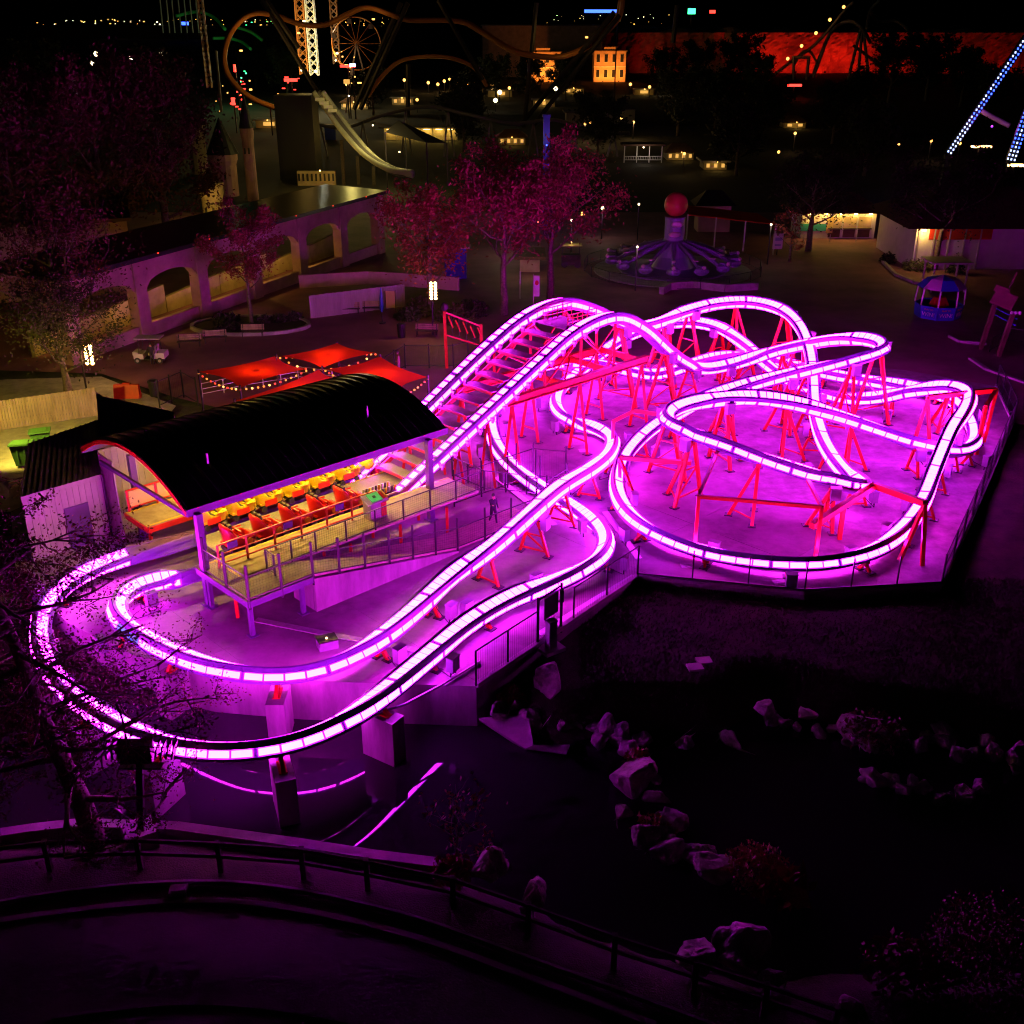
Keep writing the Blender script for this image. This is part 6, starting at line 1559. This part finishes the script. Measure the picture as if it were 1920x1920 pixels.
rocks = [  # px, py, size, flat, label
 (1035, 1298, 1.1, 1.0, 'largest upright boulder beside the pad wall corner'), (938, 1338, .62, .7, 'rounded dark boulder against the foot of the pad wall'), (985, 1302, .5, .8, 'small boulder between the big upright one and the wall'),
 (995, 1360, .62, 1.1, 'pale upright stone at the head of the concrete spillway'), (1032, 1352, .45, .9, 'small stone right of the pale upright stone'), (1058, 1368, .5, .8, 'rounded stone at the right end of the spillway group'), (968, 1322, .4, .7, 'little stone above the rounded dark boulder'),
 (1132, 1370, .6, 1.1, 'upright stone standing alone right of the spillway'), (1165, 1380, .5, 1.0, 'jagged stone just right of the lone upright stone'), (1205, 1388, .45, .7, 'low stone above the biggest pond boulder'), (1178, 1412, .55, .9, 'stone leaning on the back of the biggest pond boulder'),
 (1190, 1468, 1.12, .85, 'biggest flat-faced boulder on the rocky spit'), (1160, 1525, .5, .5, 'low flat stone below the biggest boulder'), (1208, 1575, .68, .9, 'pale blocky boulder half way down the spit'), (1250, 1600, .62, .9, 'rounded boulder next to the pale blocky one'), (1268, 1540, .7, .6, 'broad dim boulder behind the spit'),
 (1335, 1630, .85, .6, 'pale flat-topped boulder at the tip of the spit'), (1300, 1605, .4, .6, 'small stone behind the tip of the spit'), (1285, 1398, .45, .8, 'stone on the far bank above the spit'), (1375, 1392, .55, .7, 'jagged stone on the far bank left of the arc'),
 (1440, 1332, .5, .7, 'lit stone at the top of the far stone arc'), (1515, 1340, .45, .5, 'low stone right of the top of the arc'), (1595, 1378, .75, 1.0, 'tall pointed stone in the far arc'), (1655, 1372, .4, .6, 'small stone right of the pointed one'), (1765, 1372, .5, .6, 'stone half way along the far arc'), (1850, 1392, .55, .6, 'stone near the right end of the far arc'), (1908, 1428, .7, 1.0, 'pale stone at the right picture edge'),
 (1640, 1462, .65, .6, 'dim boulder standing in the dark water on the right'), (1710, 1470, .5, .6, 'dim jagged rock right of the boulder in the water'),
 (915, 1632, .95, .75, 'round boulder at the end of the concrete lip'), (998, 1690, .7, 1.0, 'pointed pale rock behind the timber fence'), (1305, 1800, .75, .5, 'flat rock touching the fence on the near bank'), (1360, 1772, .55, .9, 'reddish rock of the near-bank cluster'), (1402, 1782, .8, 1.05, 'tallest rock of the near-bank cluster'), (1385, 1815, .65, .6, 'fluted rock at the foot of the near-bank cluster'), (1450, 1835, .45, .7, 'small rock right of the near-bank cluster'), (1595, 1895, .5, .8, 'lone dim rock at the bottom edge'),
]
for i, (x, y, s, fl, lb) in enumerate(rocks):
    z = WZ + .15 if y > 1340 and not (y > 1600 and x < 1050) else -1.0
    if y < 1345 and x < 1080: z = -1.2
    if y > 1740: z = -1.3
    rock('boulder', at(x, y, z) + Vector((0, 0, s * fl * .25)), s, i + 3, lb, fl, group='boulders around the pond')
rk = random.Random(77); runs = [('along the far stone arc', [(1425, 1345), (1520, 1352), (1600, 1390), (1700, 1385), (1800, 1398), (1905, 1440)], 20), ('along the rocky spit', [(1120, 1372), (1200, 1400), (1240, 1500), (1250, 1560), (1320, 1610)], 18), ('between the wall corner and the spit', [(985, 1330), (1060, 1352), (1120, 1385)], 12), ('in the dark water on the right', [(1600, 1450), (1700, 1480), (1800, 1500), (1860, 1470)], 8)]
for nm, pl_, cnt in runs:
    for i in range(cnt):
        f = (i + .5) / cnt * (len(pl_) - 1); k = int(f); x = pl_[k][0] + (pl_[k + 1][0] - pl_[k][0]) * (f - k) + rk.uniform(-16, 16); y = pl_[k][1] + (pl_[k + 1][1] - pl_[k][1]) * (f - k) + rk.uniform(-12, 14)
        s_ = rk.uniform(.2, .55); rock('stone', at(x, y, WZ + .12), s_, 500 + i * 7 + cnt, 'small stone %s, %s from its left end' % (nm, ('first', 'second', 'third', 'fourth', 'fifth', 'sixth', 'seventh', 'eighth', 'ninth', 'tenth', 'eleventh', 'twelfth', 'thirteenth', 'fourteenth', 'fifteenth', 'sixteenth', 'seventeenth', 'eighteenth', 'nineteenth', 'twentieth')[i]), rk.uniform(.6, 1.0), group='small stones around the pond')
# spillway slab and the concrete lip of the pond
sp = MB().slab([at(897, 1346, WZ + .55), at(990, 1340, WZ + .75), at(1000, 1398, WZ + .25), at(985, 1404, WZ + .1)], .25)
tag(sp.build('spillway_slab', 'kerb_concrete'), 'pale sloping concrete wedge at the foot of the pad wall', 'slab')
sp = MB().slab([at(985, 1404, WZ + .12), at(1002, 1396, WZ + .3), at(1068, 1396, WZ + .3), at(1062, 1414, WZ + .1)], .3)
tag(sp.build('spillway_sill', 'wall_concrete'), 'dark concrete sill beside the spillway wedge', 'slab')
lip = MB(); L0 = [(-60, 1580), (60, 1562), (150, 1552), (330, 1558), (560, 1590), (700, 1612), (830, 1628)]; LP = [at(x, y, WZ + .45) for x, y in L0]
for a, b in zip(LP, LP[1:]): lip.bar(a, b, .42, .5)
o = lip.build('pond_lip', 'kerb_concrete'); tag(o, 'pale concrete lip along the near edge of the pond', 'kerb')
# floodlight mast in front of the loop
p = at(265, 1580, -1.25); t = atY(262, 1420, p.y)
fm = thing('floodlight_mast', p, 'dark floodlight mast with stacked lamp heads in front of the lower left loop', 'floodlight')
MB().box(p + Vector((0, 0, .3)), (1.0, 1.0, .7), R(30)).build('footing', 'kerb_concrete', fm)
MB().bar(p, t, .2).build('mast', 'black', fm)
MB().box(t + Vector((-.1, 0, .25)), (1.1, .4, .7)).build('lamp_box', 'black', fm)
for k in range(4): MB().box(t + Vector((.62 + .18 * k, 0, .32)), (.05, .45, .5), 0, Matrix.Rotation(R(14), 3, 'Y')).build('cooling_fin', 'dark_steel', fm)
for k in range(2): MB().box(t + Vector((-.8 - .2 * k, 0, .3)), (.07, .4, .5)).build('cooling_fin', 'dark_steel', fm)
MB().box(t + Vector((0, 0, -.35)), (1.4, .3, .06)).build('cross_arm', 'black', fm)
# conduit spanning from pad to pier
tag(MB().tube([at(690, 1345, .15), at(760, 1320, .12), at(830, 1283, .1), at(900, 1240, .06)], .05, 6).build('conduit', 'galv'), 'thin metal conduit running along the wall edge', 'pipe')
# wooden rail fence along the near bank
def post_rail(px, z, label, h=1.15, rails=(1.0, .55), mt='dark_wood'):
    pts = [at(x, y, z) for x, y in px]; g = thing('timber_rail_fence', pts[0], label, 'fence')
    for a, b in zip(pts, pts[1:]):
        MB().bar(a - Vector((0, 0, .2)), a + Vector((0, 0, h + .1)), .16).build('post', mt, g)
        for r in rails: MB().bar(a + Vector((0, 0, h * r)), b + Vector((0, 0, h * r)), .07, .13).build('rail', mt, g)
    MB().bar(pts[-1], pts[-1] + Vector((0, 0, h + .1)), .16).build('post', mt, g)
post_rail([(-30, 1648), (95, 1632), (265, 1628), (415, 1634), (570, 1646), (690, 1668), (850, 1702), (990, 1752), (1150, 1812), (1300, 1862), (1430, 1905), (1560, 1950)], -1.1, 'dark timber post-and-rail fence along the near bank of the pond')
# lane with kerbs at the bottom
def curve_strip(px, z, w_, h_, name, mt):
    pts = [at(x, y, z) for x, y in px]; P2 = []
    for i in range(len(pts) - 1):
        p0, p1, p2, p3 = pts[max(0, i - 1)], pts[i], pts[i + 1], pts[min(len(pts) - 1, i + 2)]
        for k in range(8):
            t = k / 8; P2.append(.5 * ((2 * p1) + (p2 - p0) * t + (2 * p0 - 5 * p1 + 4 * p2 - p3) * t * t + (3 * p1 - p0 - 3 * p2 + p3) * t ** 3))
    mb = MB()
    for a, b in zip(P2, P2[1:]): mb.bar(a, b, w_, h_)
    return mb.build(name, mt)
tag(curve_strip([(-100, 1712), (100, 1676), (330, 1655), (520, 1664), (760, 1716), (1000, 1800), (1250, 1890), (1400, 1950)], -1.0, .1, .16, 'lane_kerb', 'lane_kerb'), kind='structure')
tag(curve_strip([(-100, 1744), (100, 1712), (330, 1690), (520, 1700), (760, 1752), (1000, 1836), (1250, 1930)], -1.02, .22, .08, 'lane_edge', 'lane_kerb'), kind='structure')
tag(curve_strip([(100, 1905), (330, 1880), (520, 1890), (760, 1935)], -1.05, .25, .08, 'lane_edge', 'asphalt'), kind='structure')
ln_ = MB(); ap = [at(x, y, -1.06) for x, y in ((-300, 1760), (100, 1705), (330, 1686), (520, 1695), (760, 1745), (1000, 1828), (1400, 1990), (1700, 2150), (-300, 2150))]
ln_.add([tuple(p) for p in ap], [tuple(range(len(ap)))]); tag(fix(ln_.build('lane', 'asphalt')), kind='structure')
p = at(335, 1672, -1.0); tag(MB().box(p + Vector((0, 0, .06)), (.55, .4, .14), R(5)).box(p + Vector((0, 0, .15)), (.4, .28, .05), R(5)).build('drain_box', 'kerb_concrete'), 'small square drain box on the lane kerb', 'drain')
# big cypress on the left
p = at(182, 1585, -1.2)
tree('cypress_tree', p, 'dark feathery cypress in front of the lower left loop', None, 101, 14.0, 4.0, 24000, .05, 'leaf_e', .34, lean=(-.16, .05), limbs=24, first=.14, flat=True, twig=True)
p = at(-40, 1500, -1.0)
tree('cypress_tree', p, 'dark feathery cypress cut by the left picture edge', None, 102, 12, 3.6, 17000, .055, 'leaf_e', .3, lean=(.04, .03), limbs=20, first=.18, flat=True, twig=True)
# plants on the banks
for i, (x, y, z, r, h, n, lf, mt, lb) in enumerate((
    (1420, 1640, WZ + .2, 1.1, .9, 1600, .07, 'leaf_d', 'reddish feathery shrub beside the pale spit tip'), (1470, 1675, WZ + .2, .9, .8, 60, .42, 'leaf_d', 'broad-leaved plant with big reddish leaves by the spit'), (1860, 1840, -1.2, 2.2, 2.4, 6500, .06, 'leaf_e', 'large dim red-brown bush at the lower right'), (1690, 1830, -1.2, 1.2, 1.2, 700, .12, 'leaf_e', 'small dim bush left of the large lower right one'),
    (850, 1640, -1.1, .7, .6, 300, .12, 'leaf_d', 'reddish tuft at the end of the concrete lip'), (1195, 1425, -1.3, .5, .45, 200, .09, 'leaf_d', 'small tuft behind the biggest boulder'), (1640, 1375, -1.2, 1.3, .6, 500, .1, 'leaf_e', 'low scrub along the far stone arc'), (1230, 1560, WZ, .8, .5, 300, .1, 'leaf_d', 'low scrub between the spit boulders'), (960, 1310, -1.2, .7, .5, 300, .1, 'leaf_d', 'low scrub between the wall-corner boulders'))):
    bush('bank_plant', at(x, y, z), lb, None, 200 + i, r, h, n, lf, mt, 'plant')
tree('bare_shrub', at(858, 1628, -1.1), 'thin bare shrub with pale twigs at the pond edge', None, 130, 2.6, 1.6, 160, .08, 'leaf_d', .06, cat='shrub', limbs=9, first=.15, sparse=.4)
for pts, lb in (([(1645, 1850), (1700, 1815), (1760, 1805), (1815, 1795)], 'long pale fallen branch in the lower right scrub'), ([(1745, 1855), (1790, 1842), (1850, 1830)], 'shorter fallen branch below the long pale one')):
    q = [at(x, y, -.5) for x, y in pts]; tag(MB().tube(q, [.1, .09, .08, .05][:len(q)], 6).build('fallen_branch', 'bark', None, True), lb, 'branch')
# pale rocks/mats lying on the lawn, utility box by the gate
for (x, y), lb in (((1303, 1253), 'flat pale paving plate on the lawn, left one'), ((1320, 1241), 'flat pale paving plate on the lawn, right one')):
    tag(MB().box(at(x, y, -.28) + Vector((0, 0, .05)), (.62, .5, .1), R(10)).build('paving_plate', 'pale'), lb, 'plate')
p = at(1033, 1218, -.25); g = thing('utility_box', p, 'slim utility pedestal on a concrete foot outside the gate', 'utility box')
MB().box(p + Vector((0, 0, .06)), (1.0, .8, .16), R(35)).build('foot', 'pale', g); MB().box(p + Vector((0, 0, .75)), (.4, .3, 1.25), R(35)).build('housing', 'cabinet', g); MB().box(p + Vector((0, 0, 1.4)), (.46, .36, .06), R(35)).build('cap', 'cabinet', g)
# perimeter fence of the pad
fl = [Vector((*SLAB[i], .14)) for i in (17 if False else 21, 22, 0, 1, 2)]
railing('perimeter_fence', [Vector((*SLAB[i], .14)) for i in (20, 21, 22, 0)], 'dark mesh fence along the right side of the pad', 1.5, 2.6, True, .08, mt='black', rails=(1.0, .5, .03), cat='fence', wire=.16)
railing('perimeter_fence', [Vector((*SLAB[i], .14)) for i in (0, 1, 2)], 'dark mesh fence along the front of the ring', 1.5, 2.6, True, .06, mt='black', rails=(.04,.01), cat='fence', wire=.16)
a, b = Vector((*SLAB[2], .05)), Vector((*SLAB[3], .05))
railing('perimeter_fence', [a, a.lerp(b, .44)], 'dark mesh fence right of the gate', 1.6, 2.4, True, .08, mt='black', rails=(.99, .03), cat='fence', wire=.14)
railing('perimeter_fence', [a.lerp(b, .66), b], 'dark mesh fence left of the gate by the pad corner', 1.6, 2.6, True, .08, mt='black', rails=(.99, .03), cat='fence', wire=.14)
gp, gq = a.lerp(b, .52), a.lerp(b, .66)
g = thing('mesh_gate', gp, 'framed metal gate with a dark notice panel in the pad fence', 'gate')
for q in (gp, gq): MB().bar(q - Vector((0, 0, .2)), q + Vector((0, 0, 2.2)), .12).build('gate_post', 'black', g)
for z in (.12, 2.1): MB().bar(gp + Vector((0, 0, z)), gq + Vector((0, 0, z)), .07).build('gate_rail', 'black', g)
MB().box(gp.lerp(gq, .45) + Vector((0, 0, 1.45)), (.95, .04, 1.0), math.atan2((gq - gp).y, (gq - gp).x)).build('notice_panel', 'black', g)
MB().box(gp + Vector((0, 0, 1.6)), (.2, .2, .55)).build('lock_box', 'black', g)
# cable trays and drains on the pad
for pts, lb in (([(480, 1162), (560, 1178), (620, 1190), (760, 1215), (830, 1232)], 'flat cable tray crossing the pad below the ramp'), ([(1010, 1190), (1110, 1128), (1190, 1080)], 'bundle of grey conduits along the fence'), ([(1135, 960), (1165, 1000), (1198, 1048)], 'cable channel running to the fence corner'), ([(930, 895), (1000, 950), (1040, 985)], 'cable tray beside the picket fence')):
    mb = MB(); q = [at(x, y, .03) for x, y in pts]
    for a_, b_ in zip(q, q[1:]): mb.bar(a_, b_, .34, .05)
    tr0 = mb.build('cable_tray', 'galv'); tag(tr0, lb, 'cable tray')
p = at(614, 1213, .0); g = thing('lamp_housing', p, 'square ground lamp box with a small warm light on the pad', 'lamp')
MB().box(p + Vector((0, 0, .2)), (.8, .6, .4), R(25)).build('box', 'cabinet', g); MB().box(p + Vector((0, 0, .42)), (.84, .64, .05), R(25)).build('lid', 'dark_steel', g); MB().sphere(p + Vector((0, -.05, .46)), .05, 8, 5).build('light', 'warm_dim', g)
for i, (x, y) in enumerate(((1288, 1060), (1462, 1092), (1095, 845))):
    p = at(x, y, .01); tag(MB().box(p, (.6, .5, .03), R(5)).lathe(p + Vector((0, 0, .015)), [(.2, 0), (.18, .02)], 10).build('floor_drain', 'galv'), ['square floor drain in front of the ring, left one', 'square floor drain in front of the ring, right one', 'floor drain inside the S-bend'][i], 'drain')
# portal frames under the near leg of the inner hairpin and at the right hand peak
def portal(pts, label, w_=.2):
    g = thing('portal_frame', Vector((pts[0][0].x, pts[0][0].y, 0)), label, 'support')
    for a_, b_, k, nm in pts: MB().bar(a_, b_, w_ * k).build(nm, 'red_paint', g)
    return g
ztp = 3.25
c0, c1 = at(1310, 931, ztp), at(1541, 951, ztp); 
f0, f1 = Vector((c0.x, c0.y, 0)), Vector((c1.x, c1.y, 0))
portal([(f0, c0, .8, 'leg'), (f1, c1, .8, 'leg'), (c0, c1, .8, 'cross_beam'), (c0, PX.p[int(PX.nearest(at(1357, 830, 3.6)) / PX.ds)] - Vector((0, 0, .6)), .8, 'strut'), (c1, PX.p[int(PX.nearest(at(1515, 880, 2.9)) / PX.ds)] - Vector((0, 0, .6)), .8, 'strut')], 'tall portal frame reaching over the ring to hold the inner hairpin')
k0, k1, k2 = at(1640, 910, 2.2), at(1735, 944, 2.9), at(1522, 986, 1.6)
portal([(k0, k1, 1.5, 'cross_beam'), (k0, k2, 1.5, 'cross_beam'), (k1, Vector((k1.x, k1.y - .9, 0)), .9, 'leg'), (k1, Vector((k1.x - .9, k1.y - .3, 0)), .9, 'leg'), (k2.lerp(k0, .5), Vector((k2.lerp(k0, .5).x, k2.lerp(k0, .5).y, 0)), 1.0, 'leg')], 'angled red beam frame at the right tip of the inner hairpin')
m0, m1 = at(1868, 731, 3.3), at(1740, 745, 3.0)
portal([(m1, m0, 1.4, 'cross_beam'), (m0, Vector((m0.x - .3, m0.y - .3, 0)), 1, 'leg'), (at(1848, 763, 2.9), Vector((at(1848, 763, 2.9).x - .2, at(1848, 763, 2.9).y - .4, 0)), 1, 'leg'), (m0, at(1848, 763, 2.9), 1, 'cross_beam'), (m1, Vector((m1.x - .5, m1.y - .2, 0)), .9, 'leg'), (m1, Vector((m1.x + .5, m1.y - .2, 0)), .9, 'leg')], 'red portal frame beside the right-hand peak')
h0, h1 = at(1168, 800, 2.4), at(1296, 866, 2.4)
j0 = at(1190, 770, 3.4)
portal([(at(1162, 858, 2.2), at(1296, 868, 2.2), 1.1, 'cross_beam'), (at(1162, 858, 2.2), Vector((at(1162, 858, 2.2).x + .1, at(1162, 858, 2.2).y, 0)), .9, 'leg'), (at(1162, 858, 2.2), Vector((at(1162, 858, 2.2).x + .9, at(1162, 858, 2.2).y - 1.2, 0)), .8, 'leg'), (at(1150, 790, 2.4), j0, 1, 'cross_beam'), (j0, at(1245, 778, 3.6), 1, 'cross_beam'), (at(1150, 790, 2.4), Vector((at(1150, 790, 2.4).x, at(1150, 790, 2.4).y, 0)), .9, 'leg')], 'bent red frame between the S-bend and the ring')
# short grass along the pad edge and on the lawn
gr = MB(); rg = random.Random(9)
for i in range(26000):
    x = rg.uniform(1090, 1960); y = 1085 + (rg.random() ** 1.3) * 300; z = -.3
    q = at(x, y, z)
    if inside(q.x, q.y, SLAB) or inside(q.x, q.y, POND) or pdist((q.x, q.y), POND) < .6: continue
    z = ground_z(q.x, q.y) - .02; h_ = rg.uniform(.05, .14); a = rg.uniform(0, 6.3); d = Vector((math.cos(a), math.sin(a), 0)) * .03
    b0 = Vector((q.x, q.y, z)); gr.add([b0 - d, b0 + d, b0 + Vector((rg.uniform(-.05, .05), rg.uniform(-.05, .05), h_))], [(0, 1, 2)])
tag(gr.build('lawn_grass', 'grass'), 'short dark grass of the lawn in front of the pad', 'grass', kind='stuff')
print('objects', len(bpy.data.objects))
